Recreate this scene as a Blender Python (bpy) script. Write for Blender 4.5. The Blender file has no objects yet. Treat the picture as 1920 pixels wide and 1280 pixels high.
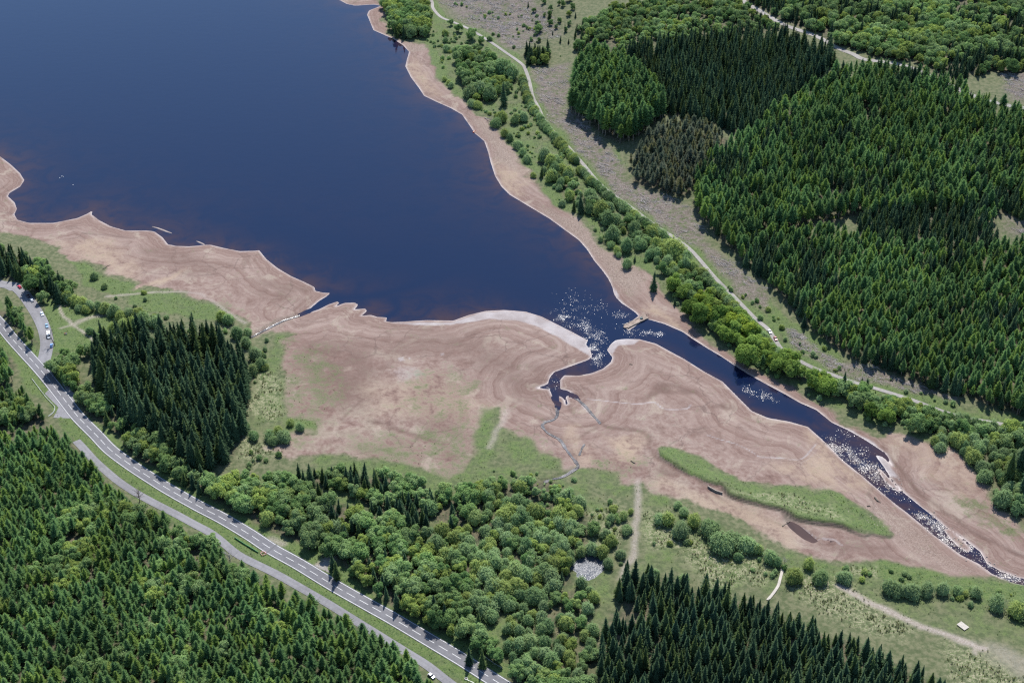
import bpy, bmesh, math, random
import numpy as np
from mathutils import Vector, Matrix

# ------------------------------------------------------------------ camera, sky, sun, exposure
scene = bpy.context.scene
COL = scene.collection
CAM_H, PITCH, LENS = 556.0, math.radians(35.5), 50.0
SUN_EL, SUN_AZ = math.radians(53.0), math.radians(8.0)       # azimuth clockwise from +Y (the way the camera looks)
cam_d = bpy.data.cameras.new('camera'); cam = bpy.data.objects.new('camera', cam_d); COL.objects.link(cam)
cam.location = (0, 0, CAM_H); cam.rotation_euler = (math.pi/2 - PITCH, 0, 0)
cam_d.lens = LENS; cam_d.sensor_width = 36.0; cam_d.clip_start = 1.0; cam_d.clip_end = 30000.0
scene.camera = cam
world = bpy.data.worlds.new('World'); scene.world = world; world.use_nodes = True
wn = world.node_tree; wn.nodes.clear()
sky = wn.nodes.new('ShaderNodeTexSky'); sky.sky_type = 'NISHITA'; sky.sun_disc = False
sky.sun_elevation = SUN_EL; sky.sun_rotation = SUN_AZ; sky.altitude = 300; sky.air_density = 1.0; sky.dust_density = 0.15; sky.ozone_density = 3.5
bg = wn.nodes.new('ShaderNodeBackground'); bg.inputs['Strength'].default_value = 0.125
wo = wn.nodes.new('ShaderNodeOutputWorld')
wn.links.new(sky.outputs[0], bg.inputs['Color']); wn.links.new(bg.outputs[0], wo.inputs['Surface'])
sl = bpy.data.lights.new('sun', 'SUN'); sl.energy = 4.8; sl.angle = math.radians(0.5); sl.color = (1.0, 0.965, 0.92)
sun = bpy.data.objects.new('sun', sl); COL.objects.link(sun)
sdir = Vector((math.sin(SUN_AZ)*math.cos(SUN_EL), math.cos(SUN_AZ)*math.cos(SUN_EL), math.sin(SUN_EL)))
sun.rotation_euler = sdir.to_track_quat('Z', 'Y').to_euler()
sun.location = (0, 700, 800)
scene.view_settings.view_transform = 'Standard'; scene.view_settings.look = 'None'
scene.view_settings.exposure = 0.95; scene.view_settings.gamma = 1.0
scene.render.engine = 'CYCLES'
scene.cycles.max_bounces = 5; scene.cycles.diffuse_bounces = 2; scene.cycles.glossy_bounces = 2
scene.cycles.transmission_bounces = 3; scene.cycles.transparent_max_bounces = 4
scene.cycles.sample_clamp_indirect = 4.0
scene.cycles.use_denoising = False; scene.cycles.filter_width = 1.3; scene.cycles.sample_clamp_direct = 8.0

# ------------------------------------------------------------------ survey: photo pixel -> point on the terrain
F = LENS/36.0*1920.0
CP, SP = math.cos(PITCH), math.sin(PITCH)
def rays(px, py):
    u = (np.asarray(px, float)-960)/F; v = (640-np.asarray(py, float))/F
    return u, CP+v*SP, -SP+v*CP
def flat(pts, z=0.0):
    a = np.array(pts, float); dx, dy, dz = rays(a[:, 0], a[:, 1])
    t = (z-CAM_H)/dz
    return np.stack([dx*t, dy*t], 1)
def hash01(ix, iy, seed):
    h = (ix.astype(np.int64)*374761393 + iy.astype(np.int64)*668265263 + seed*974711) & 0xffffffff
    h = ((h ^ (h >> 13))*1274126177) & 0xffffffff
    return ((h ^ (h >> 16)) & 0xffff)/65535.0
def vnoise(x, y, s, seed=0):
    x = x/s; y = y/s; ix = np.floor(x); iy = np.floor(y); fx = x-ix; fy = y-iy
    fx = fx*fx*(3-2*fx); fy = fy*fy*(3-2*fy)
    a = hash01(ix, iy, seed); b = hash01(ix+1, iy, seed); c = hash01(ix, iy+1, seed); d = hash01(ix+1, iy+1, seed)
    return (a*(1-fx)+b*fx)*(1-fy)+(c*(1-fx)+d*fx)*fy
def fbm(x, y, s, seed=0, o=3):
    r = 0; w = 0.5; t = 0
    for k in range(o):
        r = r+w*vnoise(x, y, s, seed+k*17); t += w; w *= .5; s *= .47
    return r/t
def seg_dist(X, Y, P, closed):
    d = np.full(X.shape, 1e9); n = len(P)
    for i in range(n if closed else n-1):
        ax, ay = P[i]; bx, by = P[(i+1) % n]; ex, ey = bx-ax, by-ay
        L = ex*ex+ey*ey+1e-12
        t = np.clip(((X-ax)*ex+(Y-ay)*ey)/L, 0, 1)
        q = (X-ax-t*ex)**2+(Y-ay-t*ey)**2
        np.minimum(d, q, out=d)
    return np.sqrt(d)
def inside(X, Y, P):
    r = np.zeros(X.shape, bool); n = len(P)
    for i in range(n):
        x1, y1 = P[i]; x2, y2 = P[(i+1) % n]
        if y1 == y2: continue
        c = ((y1 > Y) != (y2 > Y))
        r ^= c & (X < (x2-x1)*(Y-y1)/(y2-y1)+x1)
    return r
def sdf(X, Y, P):
    d = seg_dist(X, Y, P, True)
    return np.where(inside(X, Y, P), d, -d)           # positive inside
def smooth_line(P, n=6, closed=False):
    P = np.asarray(P, float); out = []; m = len(P)
    for i in range(m if closed else m-1):
        if closed: p0, p1, p2, p3 = P[i-1], P[i], P[(i+1) % m], P[(i+2) % m]
        else: p0, p1, p2, p3 = P[max(i-1, 0)], P[i], P[i+1], P[min(i+2, m-1)]
        for k in range(n):
            t = k/n
            out.append(.5*((2*p1)+(-p0+p2)*t+(2*p0-5*p1+4*p2-p3)*t*t+(-p0+3*p1-3*p2+p3)*t**3))
    if not closed: out.append(P[-1])
    return np.array(out)

# waterline of the lake, its inlets and the river, traced in the photograph (px); the rest of the lake lies beyond the frame
SHORE_S = [(-160,262),(-60,280),(0,293),(20,308),(38,325),(46,338),(38,350),(18,362),(15,368),(28,380),(32,392),(27,402),(33,412),(55,418),(100,418),(145,409),(165,400),(174,394),(172,402),(185,412),(207,424),(235,432),(275,432),(290,434),(305,445),(315,458),(330,461),(355,462),(385,459),(395,459),(420,465),(450,471),(478,470),(486,469),(500,486),(520,502),(545,517),(570,528),(590,538),(592,545),(608,549),(620,549),(612,556),(600,563),(588,573),(577,583),(580,585),(595,581),(615,571),(632,565),(637,567),(630,574),(645,568),(665,567),(672,571),(665,580),(685,578),(688,583),(678,592),(695,590),(708,594),(726,595),(724,602),(735,604),(770,602),(800,600),(850,601),(880,590),(910,583),(945,581),(985,584),(1015,593),(1045,608),(1075,623),(1095,634),(1103,638),(1098,645),(1107,655),(1110,668),(1104,674),(1085,681),(1060,690),(1040,697),(1032,706),(1027,720),(1008,727),(1030,729),(1036,742),(1040,746),(1050,742),(1057,747),(1061,758),(1064,757),(1061,744),(1066,739),(1076,741),(1066,733),(1050,729),(1050,712),(1058,703),(1085,704),(1110,699),(1130,691),(1145,679),(1148,670),(1142,662),(1138,656),(1145,645),(1155,637),(1175,635),(1200,636),(1230,644),(1250,655),(1285,674),(1320,696),(1355,715),(1380,740),(1410,770),(1440,783),(1480,790),(1515,800),(1540,822),(1560,842),(1580,862),(1615,890),(1650,920),(1680,945),(1700,960),(1722,978),(1750,1002),(1778,1022),(1802,1040),(1835,1056),(1860,1075),(1900,1092),(1980,1110)]
SHORE_N = [(1980,1092),(1910,1083),(1880,1072),(1850,1056),(1838,1034),(1810,1012),(1770,985),(1745,964),(1722,946),(1695,924),(1672,898),(1655,872),(1640,852),(1655,856),(1672,872),(1660,850),(1640,836),(1618,822),(1590,806),(1560,792),(1530,768),(1500,755),(1470,738),(1440,722),(1400,700),(1352,668),(1325,652),(1300,636),(1280,622),(1245,607),(1213,598),(1196,608),(1188,614),(1178,620),(1172,614),(1182,604),(1197,592),(1190,585),(1180,578),(1165,568),(1155,558),(1150,548),(1148,538),(1140,522),(1130,508),(1115,490),(1100,467),(1085,450),(1060,432),(1030,410),(1005,395),(980,380),(955,365),(940,350),(928,330),(920,305),(915,285),(908,265),(890,250),(880,235),(866,215),(845,203),(820,192),(795,180),(785,165),(770,145),(760,125),(763,110),(767,98),(755,85),(735,72),(725,68),(700,57),(695,45),(688,28),(692,20),(715,11),(700,9),(665,11),(650,8),(635,0),(610,-14),(640,-40)]
BARS = [flat(b_) for b_ in ([(1768,990),(1784,993),(1806,1012),(1822,1028),(1815,1036),(1798,1026),(1780,1008)], [(1640,872),(1652,880),(1672,902),(1690,920),(1682,921),(1660,904)])]
WATER = np.vstack([flat(SHORE_S), flat(SHORE_N), [(-150, 2100), (-500, 2600), (-1200, 2500), (-1300, 1500)]])
LANE = [(790,-60),(800,-20),(810,4),(812,16),(826,32),(850,42),(880,55),(915,76),(950,100),(978,120),(986,133),(993,155),(999,182),(1010,203),(1021,226),(1042,252),(1062,272),(1090,304),(1122,342),(1150,366),(1182,388),(1230,424),(1262,444),(1292,466),(1312,487),(1340,520),(1380,560),(1416,597),(1440,617),(1455,640),(1472,660),(1520,687),(1560,702),(1600,716),(1700,746),(1790,778),(1880,795),(1990,812)]
ROAD = [(-60,540),(-25,580),(0,607),(22,634),(50,665),(72,689),(95,716),(127,757),(148,783),(180,815),(207,843),(243,870),(281,895),(318,918),(368,946),(418,972),(470,1003),(508,1028),(560,1057),(621,1094),(690,1133),(735,1158),(796,1194),(868,1237),(915,1267),(980,1308),(1060,1362),(1140,1420)]

# ------------------------------------------------------------------ terrain height
def axis(a, b, step0, step1, ext, g=1.35):
    inner = [a]; 
    while inner[-1] < b:
        t = (inner[-1]-a)/(b-a); inner.append(inner[-1]+step0+(step1-step0)*t)
    lo, hi = [], []; s = step0
    x = a
    while x > ext[0]: s *= g; x -= s; lo.append(x)
    s = step1; x = inner[-1]
    while x < ext[1]: s *= g; x += s; hi.append(x)
    return np.array(lo[::-1]+inner+hi)
GX = axis(-545, 545, 1.4, 1.4, (-6000, 6000)); GY = axis(455, 1420, 1.15, 2.3, (-4000, 12000))
X, Y = np.meshgrid(GX, GY)
NXg, NYg = len(GX), len(GY)
def sample(A, x, y):
    x = np.asarray(x, float); y = np.asarray(y, float)
    i = np.clip(np.searchsorted(GX, x)-1, 0, NXg-2); j = np.clip(np.searchsorted(GY, y)-1, 0, NYg-2)
    fx = np.clip((x-GX[i])/(GX[i+1]-GX[i]), 0, 1); fy = np.clip((y-GY[j])/(GY[j+1]-GY[j]), 0, 1)
    return (A[j, i]*(1-fx)+A[j, i+1]*fx)*(1-fy)+(A[j+1, i]*(1-fx)+A[j+1, i+1]*fx)*fy
D = -sdf(X, Y, WATER)                                          # metres from the waterline, positive on land
for b_ in BARS: D = np.maximum(D, sdf(X, Y, b_))
lane0 = flat(LANE, 5.0); road0 = flat(ROAD, 6.0)
HILL = np.vstack([lane0, [(1200, 560), (6000, 560), (6000, 12000), (-150, 12000)]])
WEST = np.vstack([road0, [(200, -4000), (-6000, -4000), (-6000, 900)]])
dh = np.maximum(sdf(X, Y, HILL)-6, 0); dw = np.maximum(sdf(X, Y, WEST)-14, 0)
H0 = np.where(D > 0, 5.5*(1-np.exp(-np.maximum(D, 0)/85.0)), -0.10*np.minimum(-D, 90))
H0 += 0.11*dh*np.clip(dh/80, 0, 1)*np.exp(-dh/3000)+0.06*dw*np.clip(dw/60, 0, 1)*np.exp(-dw/3000)
land = np.clip(D/14, 0, 1)
H0 += land*(fbm(X, Y, 60, 3)-.5)*1.0
def hgt(x, y): return sample(H0, x, y)
def survey(pts):
    a = np.array(pts, float); dx, dy, dz = rays(a[:, 0], a[:, 1])
    z = np.full(len(a), 4.0)
    for _ in range(14):
        t = (z-CAM_H)/dz; z = .5*z+.5*np.maximum(hgt(dx*t, dy*t), 0)
    t = (z-CAM_H)/dz
    return np.stack([dx*t, dy*t], 1)
def spot(px, py): return survey([(px, py)])[0]

# ------------------------------------------------------------------ surface masks (what the ground is made of, plus the painted bank shade)
wx = X+(fbm(X, Y, 22, 31, 4)-.5)*17; wy = Y+(fbm(X, Y, 22, 57, 4)-.5)*17
sx_ = X+(fbm(X, Y, 9, 71)-.5)*3; sy_ = Y+(fbm(X, Y, 9, 77)-.5)*3
def box(P, m):
    x0, y0 = P.min(0)-m; x1, y1 = P.max(0)+m
    i0, i1 = np.searchsorted(GX, [x0, x1]); j0, j1 = np.searchsorted(GY, [y0, y1])
    return slice(max(j0-1, 0), j1+1), slice(max(i0-1, 0), i1+1)
def region(px, soft=2.0, warp=True, world_pts=False):
    P = np.asarray(px, float) if world_pts else survey(px)
    b = box(P, soft*2+12); A = np.zeros(X.shape)
    xx, yy = (wx[b], wy[b]) if warp is True else ((sx_[b], sy_[b]) if warp == 's' else (X[b], Y[b]))
    s = np.clip(sdf(xx, yy, P)/(2*soft)+.5, 0, 1)
    A[b] = s*s*(3-2*s); return A
def stroke(px, w, soft=.8, warp='s', n=5):
    P = smooth_line(survey(px), n); b = box(P, w+soft+8); A = np.zeros(X.shape)
    xx, yy = (sx_[b], sy_[b]) if warp == 's' else ((wx[b], wy[b]) if warp is True else (X[b], Y[b]))
    s = np.clip((w/2-seg_dist(xx, yy, P, False))/(2*soft)+.5, 0, 1)
    A[b] = s*s*(3-2*s); return A
def union(*a):
    r = a[0]
    for k in a[1:]: r = np.maximum(r, k)
    return r

VEG_W = [(-160,420),(-60,428),(0,432),(32,442),(75,455),(110,460),(115,475),(130,485),(150,490),(160,486),(195,497),(207,515),(250,525),(260,532),(246,547),(257,550),(275,540),(312,542),(350,547),(375,555),(412,572),(435,592),(470,607),(468,632),(507,622),(552,627),(520,645),(545,690),(540,730),(535,760),(545,782),(595,788),(602,806),(545,812),(520,825),(502,842),(560,852),(640,848),(727,862),(790,880),(840,895),(872,880),(877,830),(892,800),(915,777),(945,770),(948,800),(975,812),(1000,835),(1012,860),(1055,868),(1060,884),(1080,882),(1150,884),(1150,905),(1172,912),(1200,903),(1213,925),(1240,925),(1290,932),(1335,950),(1385,970),(1440,1012),(1477,1034),(1502,1043),(1540,1047),(1600,1051),(1690,1052),(1715,1058),(1765,1070),(1815,1078),(1865,1087),(1920,1102),(1990,1120)]
VEG_E = [(1990,1010),(1920,987),(1902,957),(1865,932),(1852,915),(1827,885),(1802,865),(1777,845),(1752,840),(1732,827),(1692,822),(1675,812),(1650,822),(1625,812),(1590,792),(1560,778),(1530,757),(1500,742),(1470,726),(1440,708),(1400,684),(1352,652),(1310,620),(1280,595),(1262,572),(1250,555),(1235,540),(1205,512),(1182,507),(1165,497),(1150,477),(1135,467),(1117,445),(1095,422),(1090,405),(1050,387),(1020,375),(1000,355),(987,327),(982,307),(970,282),(950,265),(935,245),(920,235),(902,217),(877,197),(857,172),(827,152),(820,130),(805,107),(805,85),(780,82),(760,77),(727,60),(722,45),(717,22),(716,10),(700,2),(690,-8),(660,-30)]
MUDP = np.vstack([survey(VEG_W), survey(VEG_E), [(-60, 2100), (-500, 2750), (-1400, 2700), (-1450, 1300)]])
s = np.clip(sdf(wx, wy, MUDP)/13+.5, 0, 1); MUD = s*s*(3-2*s)
ISLE = [(1232,840),(1262,842),(1300,855),(1340,870),(1380,886),(1420,905),(1440,915),(1480,914),(1550,920),(1590,935),(1620,955),(1650,980),(1672,1002),(1664,1008),(1635,1000),(1620,1003),(1580,988),(1530,981),(1490,972),(1470,957),(1440,950),(1400,940),(1370,930),(1352,912),(1320,903),(1290,890),(1260,872),(1238,858)]
_ip = survey(ISLE); _bk = survey(ISLE[16:]); _b = box(_ip, 40); _w = np.zeros(X.shape); _w[_b] = np.exp(-(seg_dist(X[_b], Y[_b], _bk, False)/9.0)**2)
isle = _w*region(ISLE, .9, 's')+(1-_w)*region(ISLE, 4.5, True)
GREEN = np.zeros(X.shape)
def green(px, a=1.0, soft=4): np.maximum(GREEN, a*region(px, soft), out=GREEN)
np.maximum(GREEN, isle*(.55+.3*fbm(X, Y, 9, 88)), out=GREEN)
green([(130,487),(160,492),(200,520),(250,535),(262,548),(240,556),(200,556),(170,545),(150,520)],1)
green([(250,548),(320,545),(400,572),(440,600),(420,610),(300,590),(230,570)],.75)
green([(80,560),(110,550),(170,585),(240,595),(210,640),(150,660),(90,665),(85,620)],.95)
green([(505,628),(560,622),(545,690),(560,760),(520,800),(470,800),(480,700)],.55,8)
green([(540,785),(598,786),(602,806),(540,812)],1,2)
green([(840,905),(870,830),(905,780),(945,772),(930,820),(920,860),(900,890)],.74,14)
green([(925,830),(950,805),(978,815),(1000,835),(1012,862),(990,870),(950,872),(925,858)],.74,14)
green([(1010,850),(1058,868),(1050,890),(1010,890)],.7,13)
green([(1080,884),(1150,884),(1146,900),(1090,912)],.7,13)
green([(1120,915),(1190,905),(1195,935),(1150,940)],.75,12)
green([(1208,925),(1240,925),(1250,945),(1215,955)],.85,9)
green([(560,858),(640,848),(730,866),(790,880),(770,900),(600,880)],.7,9)
green([(1600,1055),(1690,1053),(1815,1080),(1990,1125),(1990,1150),(1800,1110),(1640,1085)],.9)
green([(1200,985),(1300,1000),(1380,1010),(1440,1050),(1440,1110),(1330,1080),(1230,1040)],.5)
green([(1450,1040),(1600,1060),(1600,1090),(1480,1100)],.6)
green([(795,80),(830,45),(838,60),(822,95),(835,120),(850,150),(880,180),(870,190),(830,155),(812,115)],1)
green([(940,240),(960,240),(1010,300),(1015,330),(990,320),(965,275)],1)
green([(1005,360),(1030,345),(1070,380),(1065,392),(1035,385)],1)
green([(1090,395),(1120,400),(1130,430),(1150,450),(1120,440)],1)
green([(1150,480),(1220,490),(1225,515),(1190,510)],.9)
green([(1440,560),(1500,620),(1570,650),(1600,680),(1560,690),(1500,660),(1440,610)],.9)
green([(1500,655),(1600,690),(1780,755),(1920,780),(1920,800),(1700,745),(1560,700)],.6)
green([(1050,180),(1070,165),(1072,200),(1060,210)],.9); green([(1100,245),(1118,240),(1115,265),(1105,262)],1); green([(1150,285),(1172,280),(1170,310),(1155,310)],.9)
green([(1080,310),(1110,300),(1200,380),(1290,440),(1280,455),(1180,395)],.55)
green([(720,60),(800,0),(860,45),(975,130),(990,170),(1080,300),(1250,440),(1310,500),(1450,650),(1560,700),(1900,800),(1920,980),(1800,860),(1700,815),(1560,770),(1400,680),(1280,590),(1200,505),(1090,415),(1000,350),(940,245),(830,150),(800,85)],.52,5)
green([(1000,130),(1065,150),(1070,210),(1175,330),(1300,450),(1440,580),(1600,690),(1800,750),(1800,775),(1500,680),(1300,470),(1090,300)],.30,5)
green([(1190,930),(1300,960),(1450,1040),(1700,1070),(1960,1120),(1960,1230),(1700,1170),(1560,1130),(1440,1130),(1200,1060)],.42,6)
green([(420,900),(700,850),(1000,880),(1130,940),(1160,1090),(1120,1280),(950,1250),(640,1060)],.55,6)
# verges along the main road
GREEN = np.maximum(GREEN, np.maximum(.9*stroke(ROAD, 26, 4, True), .85*stroke(LANE, 13, 3, True)))
faint = np.maximum(region([(560,640),(620,650),(640,720),(620,790),(560,830),(520,800),(530,700)],10)*.58, region([(760,700),(850,680),(900,720),(890,800),(800,800),(750,760)],10)*.46)
faint = np.maximum(faint, region([(640,830),(860,800),(900,850),(860,900),(700,865)],10)*.58)
faint = np.maximum(faint, region([(300,545),(420,560),(470,600),(420,610),(330,570)],6)*.35)
faint = np.maximum(faint, region([(1770,920),(1850,930),(1920,990),(1920,1010),(1830,985)],6)*.65)
faint = np.maximum(faint, region([(1120,850),(1200,860),(1190,900),(1110,890)],6)*.55)
GREEN = np.maximum(GREEN, faint)
MUD = MUD*(1-np.clip(isle*1.2, 0, 1))
RUSH = union(region([(478,690),(510,690),(535,720),(530,780),(500,790),(475,770)],4), region([(450,820),(500,825),(520,845),(470,870),(440,860)],4),
    region([(1195,960),(1250,955),(1260,1000),(1300,1010),(1290,1035),(1210,1030)],5), region([(1290,1005),(1430,1050),(1430,1100),(1340,1090),(1290,1050)],6),
    region([(1480,1090),(1560,1085),(1640,1130),(1710,1180),(1700,1200),(1600,1180),(1500,1120)],6), region([(1590,1060),(1650,1062),(1650,1085),(1600,1080)],4),
    region([(1770,1200),(1830,1215),(1960,1290),(1900,1340),(1800,1290)],8), .8*region([(1360,920),(1440,925),(1560,950),(1600,985),(1500,965),(1400,935)],4),
    .7*region([(1060,960),(1150,950),(1170,1000),(1120,1030),(1060,1000)],6), .6*region([(1000,1120),(1110,1100),(1110,1230),(1040,1230)],8))
BRASH = union(region([(1005,130),(1060,120),(1070,160),(1060,180),(1068,205),(1100,235),(1160,290),(1172,330),(1240,365),(1300,400),(1320,440),(1300,460),(1230,420),(1150,355),(1090,290),(1040,235),(1012,190)],5),
    .9*region([(1300,450),(1330,455),(1400,520),(1440,560),(1445,590),(1400,560),(1340,500)],4), .9*region([(1478,620),(1500,625),(1560,670),(1640,690),(1720,715),(1800,742),(1800,756),(1700,735),(1600,705),(1530,680),(1490,650)],3),
    region([(1880,110),(1990,110),(1990,190),(1900,190),(1880,160)],6), region([(800,-20),(1000,-10),(1060,60),(1000,75),(960,95),(920,70),(860,35)],8), .8*region([(1870,380),(1960,380),(1960,460),(1880,440)],8))
LITTER = np.zeros(X.shape)
PALE = union(region([(735,607),(800,603),(850,603),(880,592),(910,585),(945,582),(985,585),(1015,594),(1045,609),(1075,624),(1103,639),(1110,668),(1095,662),(1072,648),(1040,630),(1000,610),(960,600),(920,598),(860,607),(800,610)],1.5,'s'),
    region([(1139,656),(1145,645),(1155,637),(1175,635),(1200,637),(1190,646),(1160,650),(1150,665)],1.5,'s'), region([(1148,538),(1155,545),(1162,560),(1175,572),(1160,566),(1152,556)],1.2,'s'),
    .9*region([(1566,798),(1600,808),(1640,830),(1668,868),(1690,905),(1665,890),(1630,850),(1590,825)],2,'s'),
    stroke([(1101,748),(1125,750),(1150,753),(1192,757),(1222,754),(1232,757),(1245,766),(1275,767),(1290,765),(1294,759)],1.5,1.0,False), stroke([(1325,815),(1352,824),(1380,832),(1410,847),(1425,856),(1450,857),(1495,861),(1512,853),(1530,832)],1.3,1.0,False),
    .6*stroke([(1500,868),(1518,858),(1536,836)],1.2,1.0,False), .5*stroke([(1100,703),(1125,698),(1150,685),(1170,672)],1.2,1.0,False),
    .9*stroke([(1085,750),(1107,772),(1125,792)],2.2,.8), .9*stroke([(1062,742),(1085,750),(1100,765)],1.4,.6), .8*stroke([(1040,746),(1046,770),(1042,784),(1020,790)],2.0,.8),
    .8*stroke([(1537,1012),(1520,1000),(1500,984)],1.0,.5), .8*stroke([(1545,1010),(1560,1010),(1575,1020)],2.5,1.2), .6*stroke([(1640,850),(1665,880),(1682,880)],1,.5),
    .55*region([(720,695),(780,690),(800,705),(740,712)],5), region([(745,672),(758,668),(760,677),(748,680)],1,'s')*.7, region([(765,670),(772,667),(772,674),(765,675)],1,'s')*.7, region([(822,662),(832,660),(834,666),(824,668)],1,'s')*.7)
SAND = union(region([(1143,820),(1190,815),(1200,840),(1180,870),(1155,860)],5), region([(1510,810),(1540,820),(1570,860),(1640,920),(1600,930),(1500,905),(1440,885),(1480,865),(1515,850)],8)*.8, region([(1480,1000),(1450,975),(1400,945),(1350,930),(1280,910),(1230,890),(1210,905),(1300,940),(1400,980),(1470,1030),(1500,1042)],6)*.7,
    region([(1650,820),(1700,825),(1800,870),(1850,920),(1800,930),(1720,880)],8)*.5, region([(105,455),(200,450),(260,500),(240,530),(190,495),(140,480)],8)*.7, region([(250,548),(290,520),(340,500),(300,530),(265,552)],4)*.9, region([(925,300),(960,300),(985,335),(975,365),(945,345)],5)*.8,
    region([(770,110),(800,130),(830,180),(800,175),(775,150)],6)*.7, region([(1210,560),(1275,610),(1280,620),(1240,602),(1200,570)],3)*.8, region([(1050,800),(1085,800),(1090,835),(1060,830)],4)*.6, region([(1080,840),(1120,835),(1130,870),(1090,885)],5)*.6,
    region([(690,720),(820,700),(930,770),(860,790),(720,780)],14)*.5)
DARK = union(region([(555,640),(640,640),(700,650),(705,720),(690,760),(620,770),(590,720)],14)*.75, region([(700,640),(800,620),(900,625),(980,680),(1000,760),(960,760),(930,700),(860,668),(760,665),(712,700)],12)*.55,
    region([(270,460),(320,465),(380,480),(420,500),(360,510),(270,490)],12)*.6, region([(480,520),(580,545),(560,570),(490,560)],10)*.6, region([(1215,720),(1245,715),(1310,735),(1280,740),(1230,735),(1200,752)],3)*.8, region([(1328,755),(1360,752),(1372,762),(1340,764)],3)*.8,
    region([(760,790),(860,790),(890,815),(800,820)],10)*.5, stroke([(700,790),(740,805),(790,820),(830,832)],3.5,1.5)*.8, stroke([(1125,790),(1140,800),(1180,806),(1205,810),(1218,822),(1216,835)],3.5,1.5)*.8,
    stroke([(640,785),(680,750),(705,735)],2.5,1.5)*.6, region([(1230,870),(1270,878),(1290,890),(1240,892),(1215,880)],4)*.7, region([(1350,945),(1400,950),(1430,965),(1380,975)],5)*.6, region([(1475,960),(1540,1005),(1620,1010),(1720,1050),(1600,1045),(1520,1020)],6)*.5,
    stroke([(1655,838),(1690,880),(1730,930),(1780,965),(1830,1000),(1920,1045)],3.0,1.2)*.9, region([(1560,845),(1620,895),(1690,955),(1650,935),(1590,880)],4)*.35, region([(1000,690),(1030,690),(1020,740),(990,720)],6)*.4,
    stroke([(1218,835),(1232,858),(1260,878),(1300,895),(1340,925),(1372,948),(1420,965),(1472,988)],2.4,1.4)*.8, stroke([(1045,777),(1068,790),(1090,800),(1120,796)],2.0,1.2)*.6, stroke([(1050,823),(1075,828),(1098,815),(1125,795)],2.2,1.3)*.6, stroke([(1062,758),(1075,775),(1092,790)],1.8,1.1)*.6, stroke([(1540,1018),(1600,1030),(1680,1045),(1760,1066)],2.6,1.6)*.6, stroke([(1000,745),(985,720),(960,690),(930,665)],2.5,1.6)*.5)
PATH = union(stroke([(1196,900),(1195,950),(1192,1000),(1186,1040),(1172,1060),(1165,1085)],3.6,1.6)*.75, stroke([(1575,1098),(1610,1118),(1660,1143),(1720,1170),(1775,1190),(1830,1212),(1850,1216)],4.0,1.6), .8*stroke([(1832,1212),(1828,1222)],3,1),
    .55*stroke([(948,770),(940,795),(928,812),(918,838)],3.6,1.6), stroke([(103,550),(109,570),(114,588),(126,600),(136,608),(160,625),(175,637)],1.8,.6), .7*stroke([(136,608),(112,614)],2.0,.8), .7*stroke([(136,608),(165,597),(200,588)],4.0,1.8),
    .8*stroke([(615,950),(630,965),(640,985)],2.5,.8), stroke([(600,1060),(612,1052),(618,1040)],6,2), .7*stroke([(505,1012),(530,1018)],5,2), .7*stroke([(200,555),(300,548),(370,550),(420,580),(460,605)],2.2,.8), .8*region([(1840,1215),(1880,1215),(1960,1260),(1960,1290),(1880,1250)],5)*.6,
    .8*stroke([(1265,820),(1320,846),(1400,880)],3,2)*.0)
STONY = union(region([(1095,410),(1130,425),(1180,490),(1200,520),(1180,560),(1150,540),(1120,490),(1085,450),(1040,415),(1000,385)],5), region([(880,215),(920,235),(970,290),(980,330),(935,300),(915,265),(890,245)],5), region([(465,632),(505,605),(535,595),(560,590),(540,605),(510,620),(480,634)],2.5), region([(1590,960),(1660,950),(1760,1020),(1850,1080),(1780,1065),(1660,1000)],6)*.7, region([(760,80),(805,85),(800,95),(765,95)],3))
STREAM_L = [(468,632),(490,620),(515,607),(535,598),(560,590),(578,583)]
STREAM_C = [(1020,903),(1035,897),(1055,892),(1072,882),(1084,873),(1078,862),(1070,852),(1060,838),(1050,823),(1034,814),(1025,808),(1017,797),(1022,790),(1038,785),(1045,776),(1044,762),(1041,748)]
STREAM_C2 = [(1086,853),(1092,838),(1098,830)]
STREAM_C3 = [(1126,793),(1116,782),(1107,772),(1098,761),(1085,750),(1074,741)]
POND = [(1071,1064),(1076,1052),(1088,1042),(1100,1036),(1110,1032),(1122,1036),(1132,1044),(1136,1058),(1130,1072),(1118,1082),(1104,1088),(1090,1086),(1082,1078),(1083,1072)]
PUDDLE = [(1472,977),(1484,976),(1497,983),(1512,994),(1526,1006),(1537,1013),(1525,1018),(1508,1010),(1494,1000),(1484,990)]
PUDDLE2 = [(1548,1011),(1557,1011),(1566,1015),(1560,1016)]
pond_p, pud_p, pud2_p = survey(POND), survey(PUDDLE), survey(PUDDLE2)
pond_z = float(hgt(*pond_p.mean(0)))-.35; pud_z = float(hgt(*pud_p.mean(0)))-.45; pud2_z = float(hgt(*pud2_p.mean(0)))-.15
BANK_SHADE = union(stroke([(1672,1006),(1650,1006),(1635,1002),(1620,1005),(1600,998),(1580,990),(1555,986),(1530,983),(1490,974),(1470,959),(1440,952),(1400,942),(1370,932),(1355,916)], 2.0, .9, False), .8*stroke([(1470,962),(1478,972),(1486,968)], 2.2, 1))  # painted shade: dark band along the island bank facing the camera
HF = H0.copy()
HF += isle*(.25+1.9*_w)*np.clip(1.2-np.clip(fbm(X, Y, 12, 5)-.4, 0, 1), .6, 1.2)
for px, w, dp in ((STREAM_L, 3.2, 1.3), (STREAM_C, 3.6, .9), (STREAM_C2, 2.4, .5), (STREAM_C3, 2.6, .5)): HF -= stroke(px, w, 1.4)*dp
HF -= DARK*.25*np.clip(D/6, 0, 1)
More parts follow.
